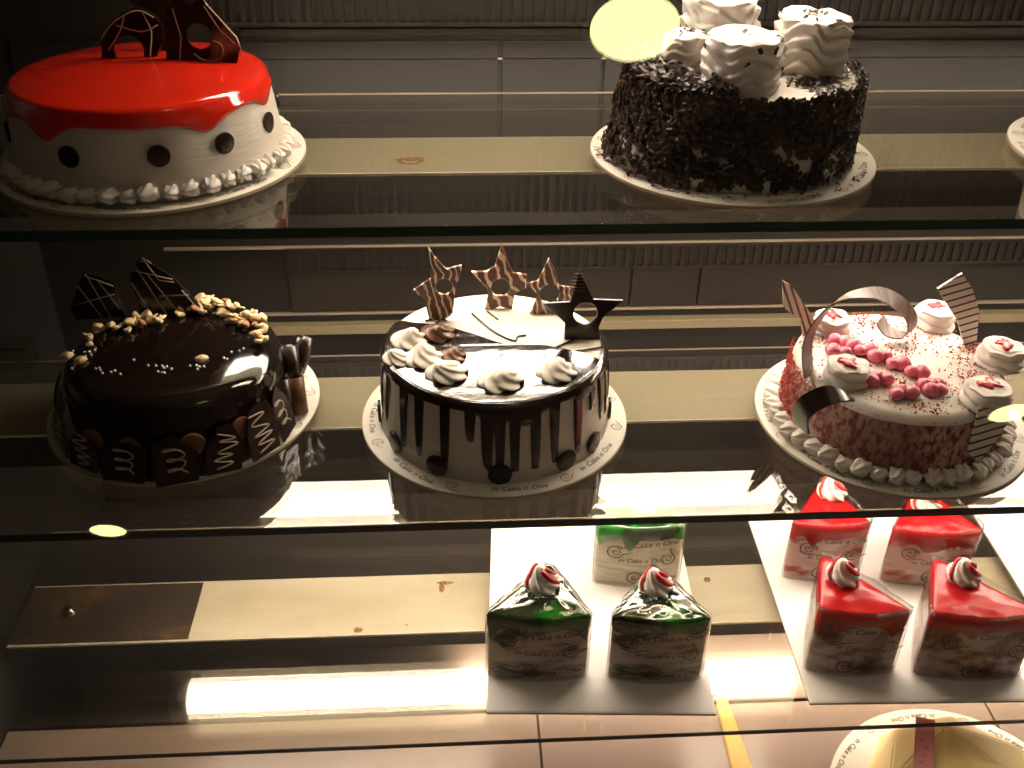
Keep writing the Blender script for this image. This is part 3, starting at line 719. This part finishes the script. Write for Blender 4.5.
sp=[(-.0040,.0010),(-.0012,.0008),(.0006,-.0015),(.0016,-.004)]
for i in range(n+1):
    a=math.radians(-205)+math.radians(215)*i/n; L=min(.0705,drip_len(a,.0035,dr))
    pr=[]
    for k in range(11):
        if k<3: rr_=[.0995,.1030,.1046][k]; z=[.0834,.0822,.0795][k]
        else:
            s=(k-3)/7; z=.0785-L*s; rr_=.1050+(.0785-z)*.055 + .0012*min(1,L*60)*sin(PI*min(1,s*.9+.1))
            if k==10: rr_-=.0022
        pr.append(bm.verts.new((rr_*cos(a),rr_*sin(a),z)))
    rows.append(pr)
for a,b in zip(rows,rows[1:]):
    for k in range(10): bm.faces.new((a[k],a[k+1],b[k+1],b[k]))
obj('chocolate_drip_glaze',bm,M['drip'],c,auto=1.0)
bm=bmesh.new()
for l in [[(-.02,.058),(.0,.022),(.018,.004),(.022,.012),(.030,.014)],[(.052,-.012),(.075,.005),(.085,.012)],[(.060,-.020),(.085,-.014),(.100,-.010)],[(-.055,.040),(-.04,.058)],[(-.005,.062),(.005,.045)],[(-.065,.045),(-.052,.05),(-.045,.045)]]:
    tube(bm,catmull([(x,y,.0822) for x,y in l],5),.0009,6)
obj('chocolate_thread',bm,M['choc'],c)
for i,(x,y,r,h,m) in enumerate([(-.080,.006,.0155,.017,'cream'),(-.064,-.028,.0165,.018,'cream'),(-.044,-.052,.0175,.018,'cream'),(.002,-.066,.0185,.017,'cream'),(.052,-.056,.0165,.017,'cream'),(-.088,-.026,.013,.013,'cream'),(-.053,.018,.0155,.015,'choc_mid'),(-.040,-.024,.012,.011,'choc_mid')]):
    o=obj('cream_dollop' if m=='cream' else 'chocolate_dollop',dollop_bm(r*1.05,h*.82,seed=i,amp=.15,lean=.35,ridges=6),M[m],c); o.location=(x,y,.0822); o.rotation_euler=(0,0,i*1.9)
for deg in (-176,-148,-120,-90,-57,-37,-6,25,55,85,115,150):
    button(c,.1085,math.radians(deg),.0145,.0108,M['choc'],out=.0002)
S={'a':([(-.0599,.1568),(-.0547,.1476),(-.0438,.134),(-.0288,.1379),(-.0309,.1275),(-.0352,.116),(-.0381,.0886),(-.0508,.0808),(-.0605,.0787),(-.0655,.1037),(-.0758,.1125),(-.0585,.1248),(-.0578,.1363)],(-.0462,.1162,.0070),.049,'starmat',0),
 'b':([(.0095,.1495),(.0154,.1316),(.0203,.1198),(.0339,.1174),(.0332,.1033),(.0226,.0981),(.0198,.0801),(.008,.084),(-.0078,.0776),(-.0038,.0963),(-.0048,.104),(-.0201,.1215),(-.0057,.1213),(.003,.1265)],(.0085,.1042,.0080),.069,'starmat2',0),
 'c':([(.0536,.1394),(.0608,.1246),(.0642,.1106),(.0797,.1082),(.0784,.0952),(.0688,.0898),(.0723,.0776),(.0564,.0823),(.0467,.0781),(.035,.0769),(.0414,.0937),(.0441,.1013),(.0332,.1133),(.0438,.1164),(.0492,.128)],(.0552,.1022,.0085),.058,'starmat',0),
 'd':([(.0769,.1513),(.083,.1381),(.0912,.1216),(.119,.12),(.1103,.1118),(.1007,.1025),(.0975,.093),(.0991,.0791),(.0803,.0794),(.0651,.0799),(.0654,.0979),(.0587,.105),(.0439,.1183),(.0697,.1194),(.0739,.1373)],(.0841,.1071,.0112),.008,'stardark',0)}
for k,(ol,(hx,hz,hr),Y,m,_) in S.items():
    bm=plate(ol,[circle(hx,hz,hr*1.18 if k!='d' else hr,24)],.0032,lambda u,v,w:(u,Y+w+(v-.08)*.05,v))
    bmesh.ops.bevel(bm,geom=[e for e in bm.edges if len(e.link_faces)==2 and e.calc_face_angle(0)>1.2],offset=.0006,segments=1,affect='EDGES')
    o=obj('chocolate_star',bm,M[m],c,False)
    o['label']={'a':'brown star with white stripes and bent arms','b':'brown and white striped star','c':'brown star striped white at its tip','d':'plain black chocolate star'}[k]
bm=bmesh.new()
for k in range(9):
    s=k/8; x=.0769+(.004+.010*s)*(-1); tube(bm,[(x-.001,.010+.0025*s-.0028,.1490-.028*s),(x+.006+.020*s*.9,.010-.0028+.002,.1490-.028*s-.001)],.00035,4)
obj('ridge_lines',bm,M['choc_mid'],c)

# ================================================================== CAKE 5: pink rosettes
c=thing('pink_rosette_cake','white cake sprinkled with red crumbs, pink cherries, rosettes and chocolate curls','cake',(.414,.795,Z2))
b=round_board(c,.1285,55,rot0=.05); b.location=(.006,.005,0)
bm=bmesh.new()
revolve(bm,[(0,.003),(.101,.003),(.101,.02),(.0985,.045),(.096,.060),(.093,.0655),(.088,.068),(0,.0690)],n=140,fn=lambda t,k,r,z:(r+wob((cos(t)*3,sin(t)*3,z*50),1.4,.0016),z+(wob((cos(t)*r,sin(t)*r,1),25,.001) if z>.06 else 0)))
for f in bm.faces:
    cc=f.calc_center_median()
    if cc.z<.062: f.material_index=1
obj('cream_body',bm,[M['cream'],M['redside']],c)
shell_border(c,.108,44,.022,.0165,.016,.003,seed=9)
# crumbs
rr=random.Random(12)
def crumbs(name,m,spots,smin,smax):
    bm=bmesh.new()
    for p in spots:
        s=rr.uniform(smin,smax); vs=[bm.verts.new(Vector(p)+Vector((rr.uniform(-1,1),rr.uniform(-1,1),rr.uniform(-1,1))).normalized()*s) for _ in range(4)]
        for f in ((0,1,2),(0,2,3),(0,3,1),(1,3,2)): bm.faces.new([vs[i] for i in f])
    return obj(name,bm,m,c,False,kind='stuff')
sp=[]
for k in range(2600):
    t=rr.uniform(0,2*PI); q=.092*math.sqrt(rr.random()); x,y=q*cos(t),q*sin(t)
    d=noise.noise(Vector((x*22,y*22,4)))
    if rr.random()<.5+1.2*d: sp.append((x,y,.0697))
for (cx,cy,n,s) in [(-.060,.045,90,.012),(-.005,.070,120,.014),(.03,-.055,90,.015),(-.05,-.01,60,.01),(.078,.02,90,.010),(.0,-.085,40,.01),(.055,.055,60,.02)]:
    for k in range(n):
        x,y=cx+rr.gauss(0,s),cy+rr.gauss(0,s*.6)
        if math.hypot(x,y)<.092: sp.append((x,y,.0697))
crumbs('red_crumbs',M['crumb'],sp,.0009,.0018)
sp=[]
for k in range(3600):
    t=rr.uniform(0,2*PI); z=rr.uniform(.006,.066); q=.1008-(z-.02)*.08+ (rr.random()*.0015); d=noise.noise(Vector((cos(t)*4,sin(t)*4,z*40)))
    if rr.random()<.55+.8*d: sp.append((q*cos(t),q*sin(t),z))
for k in range(1300):
    t=math.radians(rr.gauss(178,13)); z=rr.uniform(.012,.068); q=.1018-(z-.02)*.08+rr.random()*.0012; sp.append((q*cos(t),q*sin(t),z))
crumbs('side_crumbs',M['crumb'],sp,.0007,.0015)
for i,(x,y,r,h) in enumerate([(-.047,.058,.0195,.018),(.060,.068,.021,.019),(-.062,-.032,.0215,.018),(.092,-.008,.0225,.020),(.048,-.074,.022,.019)]):
    o=obj('cream_rosette',swirl_bm(r,h,layers=2,ridges=6,amp=.02,seed=i*5+40,nz=.09,taper=.18),M['cream'],c); o.location=(x,y,.0685); o.rotation_euler=(0,0,i*2.1)
    bm=bmesh.new(); rq=r*.42
    revolve(bm,[(0,.0014),(rq*.6,.001),(rq,.0),(rq*.8,-.002)],n=40,fn=lambda t,k,r_,z:(r_*(.85+.9*noise.noise(Vector((cos(t)*1.7,sin(t)*1.7,i*3.3)))+.05*sin(7*t+i)),z))
    j=obj('jam_centre',bm,M['jam'],o); j.location=(0,0,h*1.03)
# cherries
bm=bmesh.new(); bmesh.ops.create_uvsphere(bm,u_segments=18,v_segments=12,radius=.0078)
for v in bm.verts:
    v.co.z*=.75
    if v.co.y>0: v.co.z*=1.1
    v.co+=noise.noise_vector(v.co*120)*.0008
ch=obj('pink_cherry',bm,M['cherry'],c)
cp=[(-.052,.030),(-.044,.026),(-.060,.012),(-.050,.008),(-.038,.020),(-.034,.010),(-.026,.012),(-.023,.000),(-.014,.000),(-.012,-.014),(-.004,-.014),(-.036,-.036),(-.028,-.040),(-.042,-.041),(.0,-.028),(.008,-.030),(-.022,-.060),(-.014,-.062),(-.028,-.064),(.003,-.050),(.010,-.052),(.016,-.050),(.006,-.058),(.014,-.059)]
for i,(x,y) in enumerate(cp):
    a=dict(loc=(x,y,.0735),rot=(0,0,R.uniform(0,6)),sc=R.uniform(.85,1.12))
    if i==0: ch.location=a['loc']
    else: dup(ch,parent=c,**a)
# striped fans
fr=[(.0341,.1282),(.054,.1433),(.0675,.1276),(.0794,.1045),(.0853,.066),(.0741,.066),(.0606,.0948),(.0454,.1133)]
obj('striped_chocolate_fan',plate(fr,[],.0024,lambda u,v,w:(u,.025+w+(v-.066)*.06,v)),M['fan'],c,False)
fl=[(-.1064,.1277),(-.0969,.1223),(-.0851,.1072),(-.0674,.0839),(-.0658,.064),(-.0758,.064),(-.0813,.0864),(-.092,.0921),(-.1004,.0988)]
obj('striped_chocolate_fan',plate(fl,[],.0024,lambda u,v,w:(u,.051+w,v)),M['fan2'],c,False)
ff=[(.0305,.0774),(.0604,.0651),(.0504,.0399),(.0399,.0216),(.0279,.0329)]
obj('striped_chocolate_fan',plate(ff,[],.0024,lambda u,v,w:(u+.004,-.098+w+(v-.02)*.14,v)),M['fan'],c,False)
# ribbon curls
def ribbon(pts,wid,thk,m,name='chocolate_curl',wdir=Vector((0,1,0)),k=6,taper=None):
    P=catmull(pts,k); bm=bmesh.new(); rows=[]
    for i,p in enumerate(P):
        d=(P[min(i+1,len(P)-1)]-P[max(i-1,0)]).normalized(); w=(wdir-d*wdir.dot(d)).normalized(); nn=d.cross(w)
        s=1 if taper is None else taper(i/(len(P)-1))
        rows.append([bm.verts.new(p+w*wid*.5*s*a+nn*thk*.5*b) for a,b in ((-1,-1),(1,-1),(1,1),(-1,1))])
    for a,b in zip(rows,rows[1:]):
        for j in range(4): bm.faces.new((a[j],a[(j+1)%4],b[(j+1)%4],b[j]))
    bm.faces.new(rows[0][::-1]); bm.faces.new(rows[-1])
    bmesh.ops.recalc_face_normals(bm,faces=bm.faces[:])
    return obj(name,bm,m,c,auto=.8)
cur=[(-.0915,-.02,.0653),(-.0954,-.015,.086),(-.094,-.01,.103),(-.0841,-.005,.1206),(-.0701,0,.1309),(-.0518,.005,.1351),(-.0292,.01,.133),(-.0077,.015,.1217),(.0099,.02,.105),(.0174,.025,.0891),(.0145,.03,.0779),(.0,.035,.0794),(-.0082,.04,.09)]
ribbon(cur,.0165,.0016,M['curl'],wdir=Vector((.85,.8,.0)))
dc=[(-.1081,-.068,.0409),(-.1127,-.07,.0557),(-.1117,-.076,.0701),(-.1032,-.079,.0800),(-.0927,-.079,.0838),(-.0784,-.077,.0803),(-.069,-.073,.0729)]
ribbon(dc,.019,.0022,M['choc'],taper=lambda s:1 if s<.7 else 1-.9*(s-.7)/.3,wdir=Vector((-.5,.9,.3)))

# ================================================================== SLICES
def wedge(w,d,ax,bul=.006,r=.006,n=6):
    """outline (x,y) from front-left round to the apex; front edge at y=0 bulging to -y"""
    pts=[]
    for i in range(9):
        s=i/8; x=-w/2+r*.5+(w-r)*s; pts.append((x,-bul*sin(PI*s)))
    pts.append((w/2,.004)); 
    for i in range(1,6):
        s=i/6; pts.append((w/2+(ax+.004-w/2)*s,.004+(d-.006)*s))
    pts+= [(ax+.003,d-.001),(ax-.003,d-.001)]
    for i in range(1,6):
        s=i/6; pts.append((ax-.004+(-w/2-ax+.004)*s,d-.002+(.004-d+.002)*s))
    pts.append((-w/2,.004))
    return pts
def scale_out(pts,e):
    cx=sum(p[0] for p in pts)/len(pts); cy=sum(p[1] for p in pts)/len(pts); out=[]
    for x,y in pts:
        d=math.hypot(x-cx,y-cy); out.append((x+(x-cx)/d*e,y+(y-cy)/d*e))
    return out
def prism(bm,pts,z0,z1,fz=None,mi=0,cap=True,rings=6,inset=0):
    rows=[]
    for k in range(rings+1):
        s=k/rings; z=z0+(z1-z0)*s
        q=pts if not inset else scale_out(pts,-inset*s)
        rows.append([bm.verts.new((x,y,z if fz is None else fz(i,s,z))) for i,(x,y) in enumerate(q)])
    n=len(pts)
    for a,b in zip(rows,rows[1:]):
        for i in range(n): bm.faces.new((a[i],a[(i+1)%n],b[(i+1)%n],b[i])).material_index=mi
    if cap:
        bm.faces.new(rows[0][::-1]).material_index=mi
    return rows
def grid_top(bm,pts,zf,mi=0,m=6):
    """closed dome over outline: concentric rings toward centroid"""
    cx=sum(p[0] for p in pts)/len(pts); cy=sum(p[1] for p in pts)/len(pts); n=len(pts)
    rows=[]
    for k in range(m):
        s=1-k/m; rows.append([bm.verts.new((cx+(x-cx)*s,cy+(y-cy)*s,zf(cx+(x-cx)*s,cy+(y-cy)*s,1-s))) for x,y in pts])
    c0=bm.verts.new((cx,cy,zf(cx,cy,1)))
    for a,b in zip(rows,rows[1:]):
        for i in range(n): bm.faces.new((a[i],a[(i+1)%n],b[(i+1)%n],b[i])).material_index=mi
    for i in range(n): bm.faces.new((rows[-1][i],rows[-1][(i+1)%n],c0)).material_index=mi
    return rows
def slice_cake(name,label,loc,rz,w,d,ax,h,side,gel,cream_xy,film_over,seed,group,cream_r=.0165,leanfilm=.0,pinks=True,film_h=0):
    q=random.Random(seed); t=thing(name,label,'cake slice',loc,rz,group)
    P=wedge(w,d,ax)
    bm=bmesh.new(); hb=h-.012
    Pin=scale_out(P,-.0006)
    prism(bm,Pin,0,hb,rings=4); grid_top(bm,Pin,lambda x,y,s:hb)
    bmesh.ops.remove_doubles(bm,verts=bm.verts[:],dist=1e-5)
    obj('cake_layers',bm,M[side],t,auto=.9)
    # gel topping with runs down the sides
    bm=bmesh.new(); n=len(P)
    runs={i:q.uniform(.008,.022) if q.random()<.25 else q.uniform(.003,.008) for i in range(n)}
    # densify
    PD=[]
    for i in range(n):
        a,b=P[i],P[(i+1)%n]
        for s in range(4): e=.5-.5*cos(PI*s/4); PD.append((a[0]+(b[0]-a[0])*s/4,a[1]+(b[1]-a[1])*s/4,runs[i]*(1-e)+runs[(i+1)%n]*e))
    Q=[(x,y) for x,y,_ in PD]; O=scale_out(Q,.0006)
    rows=[]
    N=len(Q)
    rows.append([bm.verts.new((O[i][0],O[i][1],hb-PD[i][2])) for i in range(N)])
    rows.append([bm.verts.new((O[i][0],O[i][1],h-.004)) for i in range(N)])
    I=scale_out(Q,-.0012); rows.append([bm.verts.new((I[i][0],I[i][1],h-.001)) for i in range(N)])
    for a,b in zip(rows,rows[1:]):
        for i in range(N): bm.faces.new((a[i],a[(i+1)%N],b[(i+1)%N],b[i]))
    grid_top(bm,I,lambda x,y,s:h-.001+.002*sin(PI*.5*s)+wob((x,y,seed),60,.0016)*min(1,s*3),m=9)
    bmesh.ops.remove_doubles(bm,verts=bm.verts[:],dist=1e-5)
    obj('gel_topping',bm,M[gel],t)
    # cream on top
    o=obj('cream_swirl',dollop_bm(cream_r,cream_r*1.55,ridges=7,twist=1.9,seed=seed,amp=.13,lean=-.2),M['cream'],t); o.location=(cream_xy[0],cream_xy[1],h)
    if pinks:
        bm=bmesh.new()
        for k in range(7):
            a=2*PI*k/7+.3; pts=[]
            for i in range(9):
                v=.10+.8*i/8; rad=cream_r*(1-v)**.5*(.88+.2*sin(PI*min(v*2.0,1)))*1.03; aa=a-1.9*v
                pts.append((cos(aa)*rad-.2*v*v*cream_r,sin(aa)*rad,cream_r*1.55*v+.0006))
            if k in (0,1,4): tube(bm,pts,.0030,6,taper=[.2,.4,.6,.8,1,1,1,.9,.5],flat=.8)
        obj('red_streaks',bm,M['jam'],o)
    # film wrapper
    bm=bmesh.new(); F=scale_out(P,.0022); nF=len(F); fh=h+film_h
    FD=[]
    for i in range(nF):
        a,b=F[i],F[(i+1)%nF]
        for s in range(3): FD.append((a[0]+(b[0]-a[0])*s/3,a[1]+(b[1]-a[1])*s/3))
    def edge_z(i,s,z):
        x,y=FD[i]; return z+ (s**4)*(wob((x,y,seed),70,.004)+leanfilm*(1 if y>.01 else 0)*max(0,(y/d)))
    rows=prism(bm,FD,.0008,fh,fz=edge_z,cap=False,rings=6)
    if film_over:
        rim=[v.co.copy() for v in rows[-1]]; m=8; cx,cy=cream_xy; prev=rows[-1]
        for k in range(1,m):
            s=k/m; cur=[]
            for i,v in enumerate(rim):
                x=v.x+(cx-v.x)*s; y=v.y+(cy-v.y)*s; ang=math.atan2(v.y-cy,v.x-cx)
                z=v.z+(h+.004-v.z)*min(1,s*2)+ .0017*sin(11*ang+seed)*sin(PI*s)+ (.022*max(0,s-.55)/.45)
                cur.append(bm.verts.new((x,y,max(z,h+.0018))))
            for i in range(len(cur)): bm.faces.new((prev[i],prev[(i+1)%len(cur)],cur[(i+1)%len(cur)],cur[i]))
            prev=cur
            if s>.62: break
    wr=obj('plastic_wrapper',bm,M['film'],t)
    md=wr.modifiers.new('thickness','SOLIDIFY'); md.thickness=.00012
    # print on the film: front, left and right faces
    bm=bmesh.new()
    def on_front(u,v): 
        s=min(1,max(0,(u+w/2)/w)); return (u,-.006*sin(PI*s)-.0030,v)
    Lf=Vector((ax-(-w/2),d,0)).normalized(); 
    def on_left(u,v): p=Vector((-w/2-.0030,.004,0))+Lf*u; n_=Vector((-Lf.y,Lf.x,0))*.0022; return (p.x+n_.x*.4,p.y+n_.y*.4,v)
    Rf=Vector((ax-w/2,d,0)).normalized()
    def on_right(u,v): p=Vector((w/2+.0030,.004,0))+Rf*u; return (p.x,p.y,v)
    put_logo(bm,.0082,on_front,q.uniform(-.4,.3),(-w*.05+q.uniform(-.006,.006),.016)); put_text(bm,WORD,.0085,on_front,q.uniform(-.1,.1),(w*.18,.012))
    put_logo(bm,.0088,on_front,q.uniform(-.4,.3),(-w*.28,h*.62)); put_text(bm,WORD,.0085,on_front,q.uniform(-.15,.05),(.002,h*.45))
    put_logo(bm,.0080,on_front,q.uniform(-2,2),(w*.33,h*.50)); put_text(bm,WORD,.010,on_front,q.uniform(-.1,.1),(w*.12,h*.72))
    Ll=math.hypot(ax+w/2,d)
    for on,sg in ((on_left,1),(on_right,-1)):
        put_logo(bm,.0078,on,q.uniform(-2,2),(Ll*.3,h*.30)); put_logo(bm,.0078,on,q.uniform(-2,2),(Ll*.65,h*.68)); put_text(bm,WORD,.010,on,q.uniform(-.3,.3),(Ll*.5,h*.5))
    obj('printed_lettering',bm,M['ink'],wr,False)
    return t
def flat_board(label,corner,w,d,rz,loc_group=None):
    t=thing('slice_board',label,'cake board',(corner[0],corner[1],Z3),rz,'square white cards on the lowest shelf')
    bm=bmesh.new(); box(bm,0,w,0,d,0,.0030,bev=.0005)
    for f in bm.faces:
        if abs(f.normal.z)<.3: f.material_index=1
    obj('card_sheet',bm,[M['card'],M['board_edge']],t,False)
    bm=bmesh.new(); box(bm,.0015,w-.0015,.0015,d-.0015,.0030,.0034); obj('top_paper',bm,M['card'],t,False)
    return t
ZB=Z3+.0036
flat_board('plain white card under the green jelly slices',(.0225,.6625),.2235,.285,math.radians(-3.2))
flat_board('plain white card under the red jelly slices',(.341,.6585),.226,.285,math.radians(-1.8))
flat_board('plain white card at the right frame edge beside the red slices',(.620,.662),.226,.290,math.radians(-2.0))
G='jelly slices in printed film'
slice_cake('green_jelly_slice','dark green jelly slice nearest the card corner with folded film on top',(.0745,.7045,ZB),math.radians(-4),.1000,.072,.010,.086,'side_green_dk','gel_green',(.004,.040),True,1,G,cream_r=.0175)
slice_cake('green_jelly_slice','dark green jelly slice with one bright green lump, right of the folded-film slice',(.1925,.6960,ZB),math.radians(-4),.0940,.072,.000,.086,'side_green_dk','gel_green',(-.002,.040),True,2,G,cream_r=.0165)
slice_cake('green_jelly_slice','bright green topped slice behind the other two green slices',(.1955,.8330,ZB),math.radians(-3),.0950,.072,.006,.084,'side_green','gel_bright',(.008,.034),False,3,G,film_h=.003)
slice_cake('red_jelly_slice','red topped slice at front left of its card, white cream at its tip',(.3930,.6960,ZB),math.radians(-4),.0900,.078,-.022,.086,'side_red_dk','gel_red',(-.012,.045),False,4,G,film_h=.004)
slice_cake('red_jelly_slice','red topped slice at front right, cut by the frame edge',(.5110,.6850,ZB),math.radians(-4),.1080,.080,-.024,.086,'side_red_dk','gel_red',(-.008,.050),False,5,G,film_h=.004)
slice_cake('red_jelly_slice','pale sided red slice at back left of its card',(.4060,.8320,ZB),math.radians(-2),.0850,.076,.010,.080,'side_red','gel_red',(.012,.050),False,6,G,film_h=.004)
slice_cake('red_jelly_slice','red slice with loose tall film at back right of its card',(.5200,.8200,ZB),math.radians(-4),.0960,.078,.004,.076,'side_red','gel_red',(-.002,.040),False,7,G,film_h=.006,leanfilm=.012)

# ================================================================== yellow cake and knife on the deck
c=thing('yellow_faceted_cake','yellow faceted cake on a printed round board, lowest right, on the tiles','cake',(.490,.590,ZF+.0002))
round_board(c,.130,66,rot0=.35)
bm=bmesh.new(); n=7; ring=[];mid=[]
for i in range(n):
    a=2*PI*i/n+.25; ring.append(bm.verts.new((.098*cos(a)-.004,.098*sin(a)+.010,.003))); mid.append(bm.verts.new((.076*cos(a+.2)-.004,.076*sin(a+.2)+.012,.046)))
top=bm.verts.new((-.010,.060,.066))
for i in range(n):
    j=(i+1)%n; bm.faces.new((ring[i],ring[j],mid[i])); bm.faces.new((ring[j],mid[j],mid[i])); bm.faces.new((mid[i],mid[j],top))
bm.faces.new(ring[::-1]); bmesh.ops.bevel(bm,geom=bm.edges[:],offset=.002,segments=2,affect='EDGES')
obj('faceted_shell',bm,M['yellow'],c,False)
bm=bmesh.new(); box(bm,-.009,.009,-.045,.040,0,.0012,bev=.0004); s=obj('pink_strip',bm,M['pinkband'],c,False); s.location=(-.042,.030,.0600); s.rotation_euler=(.16,-.20,-.42)
bm=bmesh.new(); 
for k in range(9): put_ribbon(bm,[(-.004+.0022*((k*7)%3)+.001*j,-.036+.0085*k+.0012*sin(j*2.1+k)) for j in range(5)],.0009,lambda u,v:(u,v,.0014))
obj('faint_marks',bm,M['ink2'],s,False)
bm=bmesh.new(); pts=[(-.0045,.125),(.003,.127),(.008,.06),(.0120,-.02),(.0125,-.12),(.010,-.16),(-.010,-.16),(-.0125,-.12),(-.0115,-.02)]
plate(pts,[],.004,lambda u,v,w:(u,v,w+.0022),bm); bmesh.ops.bevel(bm,geom=[e for e in bm.edges if len(e.link_faces)==2 and e.calc_face_angle(0)>1.2],offset=.0012,segments=2,affect='EDGES')
o=obj('cake_knife',bm,M['yellow_plastic'],None,False); o.location=(.2835,.655,ZF+.0003); tag(o,'yellow plastic cake knife lying on the tiles in front of the green slices','knife')
# board of another cake at the frame edge, top shelf
c=thing('edge_cake','cream cake on a round printed board cut by the right frame edge','cake',(.636,.853,Z1))
round_board(c,.127,77,rot0=.2)
bm=bmesh.new(); revolve(bm,[(0,.003),(.100,.003),(.0995,.05),(.098,.070),(.093,.074),(0,.075)],n=120); o=obj('cream_body',bm,M['cream_shaded'],c)
shell_border(c,.1035,40,.022,.013,.013,.003,seed=4)

# ------------------------------------------------------------------ world and view
w=bpy.data.worlds.new('world'); SC.world=w; w.use_nodes=True
w.node_tree.nodes['Background'].inputs[0].default_value=(1,.75,.5,1); w.node_tree.nodes['Background'].inputs[1].default_value=.008
vs=SC.view_settings; vs.view_transform='Standard'; vs.look='None'; vs.gamma=1; vs.use_curve_mapping=False; vs.exposure=0
cy=SC.cycles; cy.max_bounces=10; cy.diffuse_bounces=2; cy.glossy_bounces=5; cy.transparent_max_bounces=24; cy.transmission_bounces=6; cy.sample_clamp_indirect=6
cy.use_denoising=True
